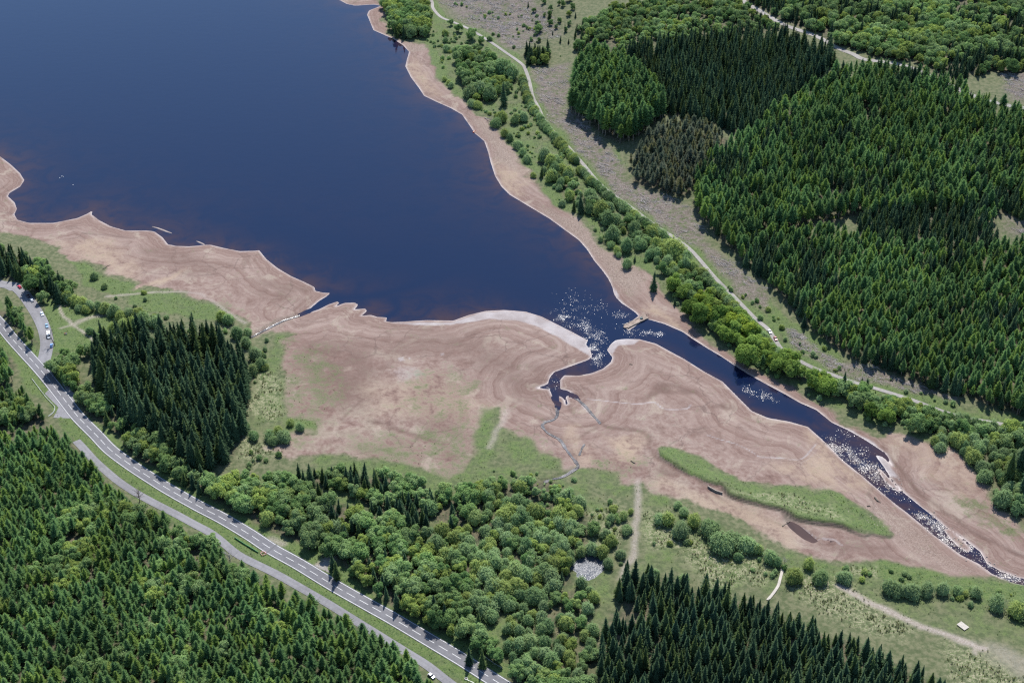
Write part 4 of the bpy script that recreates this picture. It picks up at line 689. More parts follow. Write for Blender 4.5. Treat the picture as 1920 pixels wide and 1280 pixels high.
def conifer(seed, H, R, z0, shape, droop, mat, bark, pad=.75, ragged=.25, sp=.95):
    r = random.Random(seed); c = Crown(); z = z0; lean = (rv(r, -.3, .3), rv(r, -.3, .3))
    while z < H-.25:
        t = (z-z0)/(H-z0); rad = R*shape(t)*rv(r, 1-ragged, 1+ragged*.5); n = max(4, int(2*math.pi*rad/sp)+1); a0 = r.random()*6.28
        for k in range(n):
            a = a0+k*6.283/n+rv(r, -.25, .25); L = rad*rv(r, .72, 1.12); ca, sa = math.cos(a), math.sin(a); dz = -droop*L*rv(r, .6, 1.3)
            d = Vector((ca*L, sa*L, dz)); side = Vector((-sa, ca, rv(r, -.55, .55)))
            segs = 3 if L > 1.3 else 2
            for q in range(segs):
                fq = (q+.75)/(segs+.15); cen = Vector((lean[0]*t, lean[1]*t, z))+d*fq+Vector((rv(r, -.15, .15), rv(r, -.15, .15), rv(r, -.2, .2)))
                wd = pad*(1.15-.45*fq)*rv(r, .75, 1.25)
                c.quad(cen, d/segs*1.35, side.normalized()*wd, .35 if q == segs-1 else .9)
        z += .62*rv(r, .8, 1.2)*(1.0 if t < .7 else .75)
    c.quad(Vector((lean[0], lean[1], H-.35)), Vector((0, 0, .9)), Vector((.35, 0, 0)), .2); c.quad(Vector((lean[0], lean[1], H-.35)), Vector((0, 0, .9)), Vector((0, .35, 0)), .2)
    return c.mesh('crown', mat), trunk_mesh('trunk', H*.96, .02*H*.62+.05, bark, seed=seed)
def dome(seed, H, R, n_dom, mat, bark, leaf=.42, dens=1.0):
    r = random.Random(seed); c = Crown(); L = []
    for k in range(n_dom):
        a = r.random()*6.28; q = 0 if k == 0 else rv(r, .30, .55)*R
        L.append((math.cos(a)*q, math.sin(a)*q, R*(.82 if k == 0 else rv(r, .45, .66)), H*(1 if k == 0 else rv(r, .66, .95))))
    ph = [(rv(r, 0, 6.28), rv(r, 0, 6.28), r.randint(3, 7)) for _ in range(3)]
    for j, (ox, oy, rr, hh) in enumerate(L):
        n = int(4.6*rr*hh/(leaf*leaf)*dens)
        for k in range(n):
            t = r.random()**.9; el = -.35+1.9*t*rv(r, .92, 1.0); a = r.random()*6.28; el = min(el, 1.55)
            w = Vector((math.cos(a)*math.cos(el), math.sin(a)*math.cos(el), math.sin(el)))
            bump_ = 1+.11*sum(math.sin(m*a+p1+3*el)*math.sin(m*.8*el+p2) for p1, p2, m in ph)
            zc = hh*.40; p = Vector((ox+w.x*rr*bump_, oy+w.y*rr*bump_, zc+w.z*(hh*.60 if w.z > 0 else hh*.9)*bump_))*1.0
            s_ = rv(r, .92, 1.07)*(1.0 if r.random() > .10 else rv(r, 1.04, 1.18)); p = Vector((ox+(p.x-ox)*s_, oy+(p.y-oy)*s_, max(.05, p.z*s_)))
            if any(i != j and (p.x-x2)**2/(r2*.9)**2+(p.y-y2)**2/(r2*.9)**2+max(0, p.z-h2*.4)**2/(h2*.54)**2 < 1 for i, (x2, y2, r2, h2) in enumerate(L)): continue
            nrm = (w+Vector((rv(r, -.5, .5), rv(r, -.5, .5), rv(r, -.25, .6)))).normalized(); up = Vector((0, 0, 1))-nrm*nrm.z
            u = (up.normalized() if up.length > .05 else nrm.orthogonal())+Vector((rv(r, -.5, .5), rv(r, -.5, .5), rv(r, -.5, .5))); u = (u-nrm*u.dot(nrm)).normalized(); v = nrm.cross(u); s2 = leaf*rv(r, .7, 1.3)
            c.quad(p, u*s2*1.3, v*s2*.8, rv(r, .3, .8))
    for ox, oy, rr, hh in L: c.core((ox, oy, hh*.40), rr*.84, hh*.50, r, 10, 6, -.5)
    limbs = [((0, 0, .2), (math.cos(a)*R*.45, math.sin(a)*R*.45, H*.6), .02*H) for a in (0.3, 1.6, 2.9, 4.4)]
    return c.mesh('crown', mat), trunk_mesh('trunk', H*.7, .02*H+.03, bark, limbs, .2, seed)
def broad(seed, H, R, base, lobes, mat, bark, leaf=.62, per=70, flat_=1.0, squash=.42):
    r = random.Random(seed); c = Crown(); cz = base+(H-base)*.5; rz = (H-base)*.5; L = []
    for k in range(lobes):
        for _ in range(30):
            p = Vector((rv(r, -1, 1), rv(r, -1, 1), rv(r, -.85, 1)))
            if .25 < p.length < .85: break
        lr = rv(r, .20, .48); L.append((Vector((p.x*R, p.y*R, cz+p.z*rz)), lr*R, lr*R*.9))
    L.append((Vector((0, 0, cz)), R*.62, rz*.62))
    for cen, lr, lz in L:
        n = int(per*(lr/(R*.4))**1.3)
        for k in range(n):
            w = Vector((r.gauss(0, 1), r.gauss(0, 1), r.gauss(.25, 1))).normalized()
            p = cen+Vector((w.x*lr, w.y*lr, w.z*lz))*rv(r, .84, 1.10)*(1.0 if r.random() > .12 else rv(r, 1.08, 1.3))
            if any((p-q).length < .62*ql for q, ql, _ in L if q is not cen): continue
            nrm = (w+Vector((rv(r, -.55, .55), rv(r, -.55, .55), rv(r, -.3, .6)))).normalized()
            u = nrm.orthogonal().normalized(); v = nrm.cross(u); an = r.random()*6.28
            u2 = u*math.cos(an)+v*math.sin(an); v2 = nrm.cross(u2); s = leaf*rv(r, .7, 1.35)
            c.quad(p, u2*s*1.2, v2*s*.85, rv(r, .35, .8))
    for cen, lr, lz in L: c.core(cen, lr*.74, lz*.74, r, 7, 5, -1.3)
    limbs = [((0, 0, base+.1*H*k), tuple(L[k % len(L)][0]*.75+Vector((0, 0, cz))*.1), .012*H) for k in range(4)]
    return c.mesh('crown', mat), trunk_mesh('trunk', cz, .022*H+.04, bark, limbs, .2, seed)
sh_spruce = lambda t: (1-t)**.82*(.75+.25*min(1, t*8))+.02
sh_larch = lambda t: max(.04, (1-t)**.62*(.55+.45*min(1, t*3.2)))
sh_pine = lambda t: max(.06, (1-t)**.70*(.60+.40*min(1, t*3.0)))
PROTO = {
 'spruce': [16.0, [conifer(11+k, 16, (3.5, 3.1, 3.9, 3.3, 2.9, 3.6)[k], .8, sh_spruce, (.32, .38, .28, .34, .42, .25)[k], M['spruce'], M['bark'], .75, (.25, .35, .3, .45, .25, .5)[k]) for k in range(6)]],
 'larch': [16.0, [conifer(31+k, 16, (3.7, 3.2, 4.0, 3.4, 3.6, 2.9, 3.9)[k], (4.5, 3.5, 5.5, 4.2, 6.5, 3.0, 5.0)[k], sh_larch, (.02, .08, -.05, .02, .05, .1, -.08)[k], M['larch'], M['larchbark'], .62, (.4, .5, .35, .55, .4, .5, .6)[k]) for k in range(7)]],
 'pine': [12.0, [conifer(51+k, 12, (3.4, 3.0, 3.7, 3.2)[k], (1.8, 1.4, 2.2, 1.2)[k], sh_pine, -.30, M['pine'], M['larchbark'], .46, .55, .62) for k in range(4)]],
 'deadpine': [15.0, [conifer(71+k, 15, 3.3+.3*k, 4.0, sh_pine, -.15, M['deadpine'], M['bark'], .42, .6, .8) for k in range(3)]],
 'broad': [9.0, [broad(91+k, 9, (4.2, 3.7, 4.6, 4.0, 3.5, 3.2, 4.8)[k], .7, (14, 12, 17, 13, 11, 9, 20)[k], M['broad'], M['bark'], .58, 100) for k in range(7)]],
 'oak': [13.0, [broad(111+k, 13, (6.2, 5.6, 6.6)[k], 1.2, 20, M['oak'], M['bark'], .72, 130) for k in range(3)]],
 'willow': [8.0, [dome(131+k, 8, (4.6, 4.1, 5.0, 4.3)[k], (5, 4, 6, 5)[k], M['willow'], M['bark'], .50) for k in range(4)]],
 'bush': [6.0, [dome(151+k, 6, (4.4, 4.0, 4.7, 3.8)[k], (3, 2, 4, 2)[k], M['willow'], M['bark'], .40) for k in range(4)]],
}
INFO = {'spruce': ('spruce_tree', 'dark green spruce'), 'larch': ('larch_tree', 'mid-green larch'), 'pine': ('pine_tree', 'green pine'), 'deadpine': ('browned_pine_tree', 'grey-brown dying pine'), 'broad': ('broadleaf_tree', 'leafy broadleaf tree'), 'oak': ('oak_tree', 'yellow-green oak'), 'willow': ('willow_tree', 'grey-green willow'), 'bush': ('willow_bush', 'rounded willow bush')}
KIND = {'deadpine': 'deadpine'}
rng = random.Random(7)
def to_px(x, y, z):
    dz = z-CAM_H; dep = y*CP-dz*SP; return 960+F*x/dep, 640-F*(y*SP+dz*CP)/dep, dep
TREES = []     # x, y, H, kind, label, group, single?
def ok_spot(x, y, gap=1.2): return float(sample(D, x, y)) > 1.5 and float(sample(RD, x, y)) > gap
for nm, (poly, sp, mixk, place) in STANDS.items():
    P = stand_polys[nm]; x0, y0 = P.min(0); x1, y1 = P.max(0); pts = []; row = 0; y = y0
    while y < y1:
        x = x0+(row % 2)*sp*.5
        while x < x1:
            pts.append((x+rng.uniform(-.38, .38)*sp, y+rng.uniform(-.38, .38)*sp)); x += sp
        y += sp*.87; row += 1
    A = np.array(pts); A = A[inside(A[:, 0], A[:, 1], P)]
    gap = fbm(A[:, 0], A[:, 1], 22, 5)
    patch = fbm(A[:, 0], A[:, 1], 30, 15, 2)
    for (x, y), g_, pn in zip(A, gap, patch):
        if g_ < (.30 if nm in ('open wood', 'regrowth', 'river corner', 'birch wood') else .22): continue
        if not ok_spot(x, y, .7 if nm == 'pine plantation' else 2.0): continue
        q = min(max((pn-.22)/.56+rng.uniform(-.35, .35), 0), .999); acc = 0
        for kd, w, h0, h1 in mixk:
            acc += w
            if q <= acc: break
        H = rng.uniform(h0, h1)*(1 if rng.random() > .12 else .8)
        TREES.append((x, y, H, kd, f'{INFO[kd][1]} {place}', f'{INFO[kd][0].replace("_", " ").replace("bush", "bushe")}s {place}', False))
for px, py, H, kd, lab in SINGLES:
    x, y = spot(px, py)
    TREES.append((x, y, H, kd, lab, f'{INFO[kd][0].replace("_", " ").replace("bush", "bushe")}s standing on their own', True))
HEDGE_WORDS = ['on its long upper stretch', 'below the upper gap', 'on its middle stretch above the stony beach', 'between the beach oaks and the parked cars', 'just below the parked cars', 'behind the largest lane willow']
for li, hw in zip(HEDGE, HEDGE_WORDS):
    for x, y in resample(smooth_line(survey(li), 4), 2.6):
        if ok_spot(x, y, .6): TREES.append((x+rng.uniform(-.6, .6), y+rng.uniform(-.6, .6), rng.uniform(4.2, 6.4), 'bush', f'green bush of the far lane hedge, {hw}', 'hedge bushes along the far lane', True))
def where(px, py):
    if px < 330 and py < 760: return 'beside the picnic meadow and car park'
    if px < 640: return 'at the edge of the western meadow'
    if px < 1000 and py < 300: return 'on the far lake shore'
    if py < 500: return 'in the scrub between lane and beach'
    if px < 1200: return 'around the pond and footpath'
    if py < 900: return 'on the bank above the river pool'
    return 'in the bush rows on the lower meadow'
by_kind = {}
for t in TREES: by_kind.setdefault(t[3], []).append(t)
lib = bpy.data.collections.new('tree_library')
def joined(kd, i):
    cm, tm = PROTO[kd][1][i]; me = bpy.data.meshes.new(f'{kd}_whole'); bm = bmesh.new(); bm.from_mesh(cm); n = len(bm.faces); bm.from_mesh(tm); bm.faces.ensure_lookup_table()
    for fc in bm.faces[n:]: fc.material_index = 1
    bm.to_mesh(me); bm.free(); me.materials.append(cm.materials[0]); me.materials.append(tm.materials[0]); return me
def scatter(name, rows, meshes, label, cat=None, unit=1.0, structure_z=None):
    """one object of uncountable stuff: points carrying rotation, size and variant"""
    c = bpy.data.collections.new(name+'_library')
    for i, me in enumerate(meshes): c.objects.link(bpy.data.objects.new(f'{name}_{i:02d}', me))
    me = bpy.data.meshes.new(name); n = len(rows); A = np.array(rows, float)   # x y z rz sx sz var
    me.vertices.add(n); me.vertices.foreach_set('co', A[:, :3].astype(np.float32).ravel())
    tl = np.random.default_rng(n).normal(0, .035, (n, 2)); a = me.attributes.new('rot', 'FLOAT_VECTOR', 'POINT'); a.data.foreach_set('vector', np.stack([tl[:, 0], tl[:, 1], A[:, 3]], 1).astype(np.float32).ravel())
    a = me.attributes.new('size', 'FLOAT_VECTOR', 'POINT'); a.data.foreach_set('vector', np.stack([A[:, 4], A[:, 4], A[:, 5]], 1).astype(np.float32).ravel())
    a = me.attributes.new('variant', 'INT', 'POINT'); a.data.foreach_set('value', A[:, 6].astype(np.int32))
    o = link(name, me); ng = bpy.data.node_groups.new(name+'_nodes', 'GeometryNodeTree')
    ng.interface.new_socket('Geometry', in_out='INPUT', socket_type='NodeSocketGeometry'); ng.interface.new_socket('Geometry', in_out='OUTPUT', socket_type='NodeSocketGeometry')
    N_, Lk = ng.nodes, ng.links; gi, go = N_.new('NodeGroupInput'), N_.new('NodeGroupOutput')
    ci = N_.new('GeometryNodeCollectionInfo'); ci.inputs['Collection'].default_value = c; ci.inputs['Separate Children'].default_value = True; ci.inputs['Reset Children'].default_value = True
    ip = N_.new('GeometryNodeInstanceOnPoints'); ip.inputs['Pick Instance'].default_value = True
    def na(nm, ty):
        q = N_.new('GeometryNodeInputNamedAttribute'); q.data_type = ty; q.inputs['Name'].default_value = nm; return q.outputs['Attribute']
    Lk.new(gi.outputs[0], ip.inputs['Points']); Lk.new(ci.outputs[0], ip.inputs['Instance']); Lk.new(na('variant', 'INT'), ip.inputs['Instance Index'])
    Lk.new(na('rot', 'FLOAT_VECTOR'), ip.inputs['Rotation']); Lk.new(na('size', 'FLOAT_VECTOR'), ip.inputs['Scale']); Lk.new(ip.outputs[0], go.inputs[0])
    md = o.modifiers.new('scatter', 'NODES'); md.node_group = ng
    return tag(o, label, cat, kind='stuff')
N_TREES = {}
for kd, rows in by_kind.items():
    name, words = INFO[kd]; unit, var = PROTO[kd]; scored = []
    for t in rows:
        z = float(hf(t[0], t[1])); px, py, dep = to_px(t[0], t[1], z+t[2]*.7)
        vis = -5 < px < 1925 and -5 < py < 1285
        scored.append((vis*(1e6*t[6]+1000*t[2]/dep*(.6+.4*(t[2] > 0))), t, z, px, py, vis))
    ext = {}
    for q in scored:
        if q[5] and not q[1][6]: e = ext.setdefault(q[1][4], []); e.append((q[3], q[4], q[1][2]))
    ext = {k_: np.array(v_) for k_, v_ in ext.items()}
    scored.sort(key=lambda q: -q[0]); cap = 300; rest = []
    for n, (sc_, t, z, px, py, vis) in enumerate(scored):
        x, y, H, _, lab, grp, single = t; i = rng.randrange(len(var)); rz = rng.uniform(0, 6.28); s_ = H/unit; sw = s_*rng.uniform(.88, 1.14)
        if kd in ('pine', 'larch') : sw *= rng.uniform(.9, 1.1)
        if n < cap and vis:
            if lab is None: lab = f'{words} {where(px, py)}'; grp = f'{name.replace("_", " ").replace("bush", "bushe")}s {where(px, py)}'
            elif not single and lab in ext:
                e = ext[lab]; fx_ = (e[:, 0] < px).mean(); fy_ = (e[:, 1] < py).mean(); fh = (e[:, 2] < H).mean()
                big = 'very tall ' if fh > .9 else 'tall ' if fh > .66 else 'short ' if fh < .15 else 'low ' if fh < .36 else ''
                pos_ = ('far ', '', 'near ')[min(2, int(fy_*3))]+('left', 'left-centre', 'centre', 'right-centre', 'right')[min(4, int(fx_*5))]
                lab = f'{big}{lab}, {pos_}' if len(f'{big}{lab}, {pos_}'.split()) < 16 else f'{lab}, {pos_}'
            root = empty(name, (x, y, z-.1), rz); root.rotation_euler = (rng.gauss(0, .035), rng.gauss(0, .035), rz); root.scale = (sw, sw, s_)
            tag(root, lab, 'bush' if kd == 'bush' else 'tree', grp)
            link('crown', var[i][0], root); link('trunk', var[i][1], root)
        else: rest.append((x, y, z-.1, rz, sw, s_, i))
    if rest:
        scatter({'spruce': 'spruce_wood', 'larch': 'larch_wood', 'pine': 'pine_wood', 'deadpine': 'dying_pine_wood', 'broad': 'broadleaf_wood', 'oak': 'oak_wood', 'willow': 'willow_wood', 'bush': 'bushes'}[kd], rest, [joined(kd, i) for i in range(len(var))], f'{words}s of the more distant woods', 'wood')
    N_TREES[kd] = (len(rows), len(rest))
print('TREES', N_TREES)

# ------------------------------------------------------------------ ground cover too many to count: rush tussocks, brash, shore stones
def tuft(seed, mat, h=.9, n=14):
    r = random.Random(seed); c = Crown()
    for k in range(n):
        a = r.random()*6.28; d = Vector((math.cos(a), math.sin(a), 0))*rv(r, .1, .55); c.quad(d*.8+Vector((0, 0, h*.4)), Vector((d.x*.9, d.y*.9, h*rv(r, .6, 1.1))), Vector((-math.sin(a), math.cos(a), 0))*.22, .3)
    return c.mesh('tuft', mat)
def stick(seed):
    r = random.Random(seed); bm = bmesh.new()
    for k in range(7):
        a = r.gauss(0, .5); L = rv(r, 1.0, 4.0); p = Vector((rv(r, -2.5, 2.5), rv(r, -1.2, 1.2), rv(r, .05, .3))); q = p+Vector((math.cos(a)*L, math.sin(a)*L, rv(r, -.1, .5)))
        tube(bm, [tuple(p), tuple(q)], [rv(r, .06, .16), .04], 4)
    me = bpy.data.meshes.new('brash_pile'); bm.to_mesh(me); bm.free(); me.materials.append(M['deadwood']); return me
def stone(seed):
    r = random.Random(seed); bm = bmesh.new(); bmesh.ops.create_icosphere(bm, subdivisions=1, radius=.5)
    for v in bm.verts: v.co *= rv(r, .7, 1.2); v.co.z *= .6
    me = bpy.data.meshes.new('stone'); bm.to_mesh(me); bm.free(); me.materials.append(M['stone']); return me
nr = np.random.default_rng(12)
def sow(mask, dens, smin, smax, nvar, thr=.25, bury=.05, squash=(.8, 1.2)):
    cell = np.outer(np.gradient(GY), np.gradient(GX)); inner = (np.abs(X) < 545) & (Y > 455) & (Y < 1420)
    pr = np.where(inner, mask*(mask > thr)*cell*dens, 0); n = nr.poisson(np.minimum(pr, 5)); jj, ii = np.nonzero(n); rows = []
    for j, i_, m in zip(jj, ii, n[jj, ii]):
        for _ in range(m):
            x = GX[i_]+nr.uniform(-.7, .7); y = GY[j]+nr.uniform(-.7, .7); s_ = nr.uniform(smin, smax)
            rows.append((x, y, 0, nr.uniform(0, 6.28), s_, s_*nr.uniform(*squash), nr.integers(nvar)))
    A = np.array(rows); A[:, 2] = np.maximum(hf(A[:, 0], A[:, 1]), -.12)-bury*A[:, 4]; return A
away = (RD > .8)*(D > .6)
scatter('rush_tussocks', sow(RUSH*away*(1-LITTER*.6)*np.clip(fbm(X, Y, 7, 41)*2.6-.8, 0, 1), .32, .6, 1.3, 3), [tuft(k, M['grass_blade']) for k in range(3)], 'straw and green rush tussocks of the wet meadows', 'rushes')
brows = sow(BRASH*away*np.clip(fbm(X, Y, 10, 43)*3-1.0, 0, 1), .13, .6, 1.3, 4, bury=.0); brows[:, 3] = -.75+.5*(nr.random(len(brows))-.5)
scatter('brash', brows, [stick(k) for k in range(4)], 'grey felling brash left on the cleared strip', 'brash')
scatter('undergrowth', sow(np.clip(LITTER*1.0, 0, 1)*away*np.clip(fbm(X, Y, 9, 45)*3-1.2, 0, 1)*(Y < 1000)*(LITTER > .85)*(D > 60), .10, .9, 2.0, 3, thr=.5), [tuft(20+k, M['broad'], 1.0, 18) for k in range(3)], 'low green undergrowth between the trees', 'undergrowth')
STRIP = region([(800,60),(860,60),(975,140),(1080,310),(1250,450),(1310,510),(1450,660),(1560,710),(1900,805),(1920,960),(1800,850),(1700,812),(1560,765),(1400,675),(1280,585),(1200,500),(1090,408),(1000,340),(940,240),(840,140)], 4)
SCRUB = union(STRIP, .8*region([(470,640),(500,640),(505,700),(480,760),(470,820),(500,850),(560,870),(620,880),(560,900),(460,900),(440,860),(470,760)], 5), .7*region([(860,890),(960,880),(1060,890),(1140,940),(1170,1050),(1140,1100),(1090,1000),(1000,930)], 6), .5*region([(1200,960),(1450,1050),(1700,1075),(1960,1130),(1960,1180),(1700,1120),(1450,1090),(1220,1030)], 6), .7*region([(200,560),(300,560),(440,600),(460,640),(300,620),(200,600)], 4), .6*region([(1300,470),(1450,590),(1600,690),(1800,755),(1800,770),(1560,700),(1400,590)], 4), .35*region([(820,0),(1000,20),(1060,110),(1000,110),(900,60)], 8))
sb = [dome(170+k, 1.6, 1.3, 2, M['willow'] if k % 2 else M['broad'], M['bark'], .26, .8)[0] for k in range(4)]
scatter('scrub', sow(SCRUB*away*(1-np.clip(MUD*1.3, 0, 1))*np.clip(fbm(X, Y, 14, 49)*3.2-1.2, 0, 1), .050, .6, 1.9, 4, thr=.1), sb, 'low green scrub between the larger bushes', 'scrub')
scatter('rough_grass', sow(np.clip(GREEN+SCRUB*.5, 0, 1)*away*(1-np.clip(LITTER, 0, .8))*np.clip(fbm(X, Y, 6, 53)*3-1.0, 0, 1)*(1-.6*np.clip(MUD, 0, 1)), .16, .45, 1.0, 3, thr=.2), [tuft(60+k, M['grass_green'], .55, 12) for k in range(3)], 'tufts of rough green grass on the meadows and verges', 'grass')
scatter('shore_stones', sow(STONY*np.clip(fbm(X, Y, 8, 47)*2.5-.6, 0, 1)*(D > .2), .35, .25, .9, 4, bury=.15), [stone(k) for k in range(4)], 'loose stones along the beaches and river', 'stones')
scatter('mud_debris', sow(np.clip(MUD, 0, 1)*(D > 1.0)*np.clip(fbm(X, Y, 16, 61)*3-1.2, 0, 1), .030, .12, .42, 4, bury=.1), [stone(20+k) for k in range(4)], 'small stones and stranded debris scattered on the dried mud', 'stones')
rapid = np.zeros(X.shape)
for px_, w_ in (([(1562,830),(1600,850),(1640,885),(1675,915)], 14), ([(1735,970),(1775,1003),(1815,1035),(1850,1060)], 12), ([(1865,1072),(1920,1092)], 9)): rapid = np.maximum(rapid, stroke(px_, w_, 3))
scatter('river_stones', sow(rapid*(D > -9), .16, .35, 1.3, 4, bury=-.1), [stone(40+k) for k in range(4)], 'brown stones breaking the surface of the river rapids', 'stones')

# ------------------------------------------------------------------ vehicles
def wheel(root, x, y, r=.32, w=.22):
    bm = bmesh.new(); bmesh.ops.create_cone(bm, cap_ends=True, segments=16, radius1=r, radius2=r, depth=w, matrix=Matrix.Translation((x, y, r)) @ Matrix.Rotation(math.pi/2, 4, 'X'))
    o = bm_obj('wheel', bm, M['rubber'], root)
    bm = bmesh.new(); bmesh.ops.create_cone(bm, cap_ends=True, segments=12, radius1=r*.62, radius2=r*.55, depth=w+.03, matrix=Matrix.Translation((x, y, r)) @ Matrix.Rotation(math.pi/2, 4, 'X'))
    bm_obj('rim', bm, M['alloy'], o)
def loft(bm, prof, w, tuck=.0):
    """side profile (x, z) closed loop swept across the width"""
    n = len(prof); R = []
    for s_, k in ((-1, 1), (1, 1)): R.append([bm.verts.new((x, s_*(w/2-tuck*max(0, z-.75)), z)) for x, z in prof])
    for k in range(n): bm.faces.new((R[0][k], R[0][(k+1) % n], R[1][(k+1) % n], R[1][k]))
    bm.faces.new(R[0][::-1]); bm.faces.new(R[1])
    bmesh.ops.recalc_face_normals(bm, faces=bm.faces)
    bmesh.ops.bevel(bm, geom=list(bm.edges), offset=.05, segments=2, affect='EDGES', profile=.6)
def car(px, py, heading, color, label, L=4.3, W=1.78, Hh=1.46, estate=False, group=None, roof=None, z=None):
    x, y = spot(px, py); zz = float(hgt(x, y))+.12 if z is None else z
    root = empty('parked_car', (x, y, zz), heading); tag(root, label, 'car', group)
    pm = paintmat('car_paint', color); rm = paintmat('car_roof_paint', roof) if roof else pm; h = L/2; b = .86
    bm = bmesh.new(); loft(bm, [(-h, .35), (-h+.03, .80), (-h+.12, b+.03), (h-1.25, b+.02), (h-.35, .76), (h-.02, .58), (h, .34), (h-.2, .22), (-h+.2, .22)], W); bm_obj('body', bm, pm, root, False)
    rb = -h+(.28 if estate else .55)
    bm = bmesh.new(); loft(bm, [(rb-.22, b), (rb+.18, Hh-.05), (h-2.15, Hh-.04), (h-1.25, b)], W-.12, .28); bm_obj('window', bm, M['glass'], root)
    bm = bmesh.new(); loft(bm, [(rb+.14, Hh-.07), (rb+.20, Hh), ((rb+h-2.1)/2, Hh+.05), (h-2.20, Hh), (h-2.12, Hh-.07)], W-.48); bm_obj('roof', bm, rm, root)
    for sx in (-1, 1):
        for sy in (-1, 1): wheel(root, sx*(h-.82), sy*(W/2-.10))
    for sy in (-1, 1):
        bm = bmesh.new(); cube(bm, (h-.12, sy*(W/2-.30), .66), (.22, .36, .15), bevel=.03); bm_obj('headlight', bm, M['lamp'], root)
        bm = bmesh.new(); cube(bm, (-h+.04, sy*(W/2-.18), .76), (.10, .24, .22), bevel=.02); bm_obj('tail_light', bm, M['taillamp'], root)
        bm = bmesh.new(); cube(bm, (h-1.45, sy*(W/2+.07), .95), (.12, .16, .12), bevel=.03); bm_obj('mirror', bm, pm, root)
    return root
def dirpx(a, b): A, B = survey([a, b]); return math.atan2(B[1]-A[1], B[0]-A[0])
G1 = 'vehicles in the car park'; G2 = 'cars on the far lane'
car(37,539,dirpx((48,556),(30,538)),(.42,.02,.05),'red car parked at the far shaded end of the car park',group=G1)
car(53,556,dirpx((60,572),(45,552)),(.035,.012,.02),'dark maroon car in tree shadow behind the silver car',group=G1)
car(60,564,dirpx((62,575),(52,560)),(.55,.57,.60),'silver car parked just clear of the tree shadow',group=G1)
car(79,590,dirpx((72,580),(82,604)),(.66,.72,.80),'pale blue-white car parked alone halfway along the car park',group=G1)
car(88,612,dirpx((84,600),(90,622)),(.22,.36,.50),'blue car parked behind the white motorhome',group=G1)
car(97,649,dirpx((92,660),(97,640)),(.13,.25,.48),'blue car parked in front of the white motorhome',group=G1)
car(1443,623,dirpx((1436,613),(1450,634)),(.72,.73,.74),'white-topped dark car parked on the far lane',group=G2,roof=(.8,.8,.8))
car(1454,636,dirpx((1448,626),(1460,648)),(.26,.02,.025),'dark red car parked on the far lane',group=G2)
car(809,1268,dirpx((800,1259),(830,1281)),(.05,.07,.12),'dark blue car with a white roof on the lay-by',roof=(.85,.86,.88))
def motorhome(px, py, heading):
    x, y = spot(px, py); root = empty('motorhome', (x, y, float(hgt(x, y))+.12), heading); tag(root, 'long white motorhome parked among the cars', 'motorhome', G1); w = paintmat('motorhome_white', (.80, .80, .79))
    bm = bmesh.new(); loft(bm, [(-3.1, .45), (-3.1, 2.75), (1.4, 2.8), (1.9, 2.1), (1.9, .45)], 2.2); bm_obj('body', bm, w, root)
    bm = bmesh.new(); loft(bm, [(1.85, .45), (1.85, 1.9), (2.25, 1.35), (3.1, 1.05), (3.15, .45)], 2.0); bm_obj('cab', bm, w, root)
    bm = bmesh.new(); loft(bm, [(1.95, 1.35), (1.93, 2.0), (2.32, 1.40)], 1.8); bm_obj('windscreen', bm, M['glass'], root)
    for sy in (-1, 1):
        bm = bmesh.new(); cube(bm, (-.8, sy*1.10, 1.85), (1.2, .05, .5), bevel=.02); bm_obj('window', bm, M['glass'], root)
        bm = bmesh.new(); cube(bm, (3.1, sy*.75, .8), (.15, .3, .2), bevel=.03); bm_obj('headlight', bm, M['lamp'], root)
    for qx in (-1.5, .3):
        bm = bmesh.new(); cube(bm, (qx, 0, 2.83), (.6, .6, .1), bevel=.03); bm_obj('roof_vent', bm, M['white'], root)
    for sx in (-2.0, 2.3):
        for sy in (-1, 1): wheel(root, sx, sy*.92, .36, .24)
motorhome(92,631,dirpx((90,622),(93,645)))

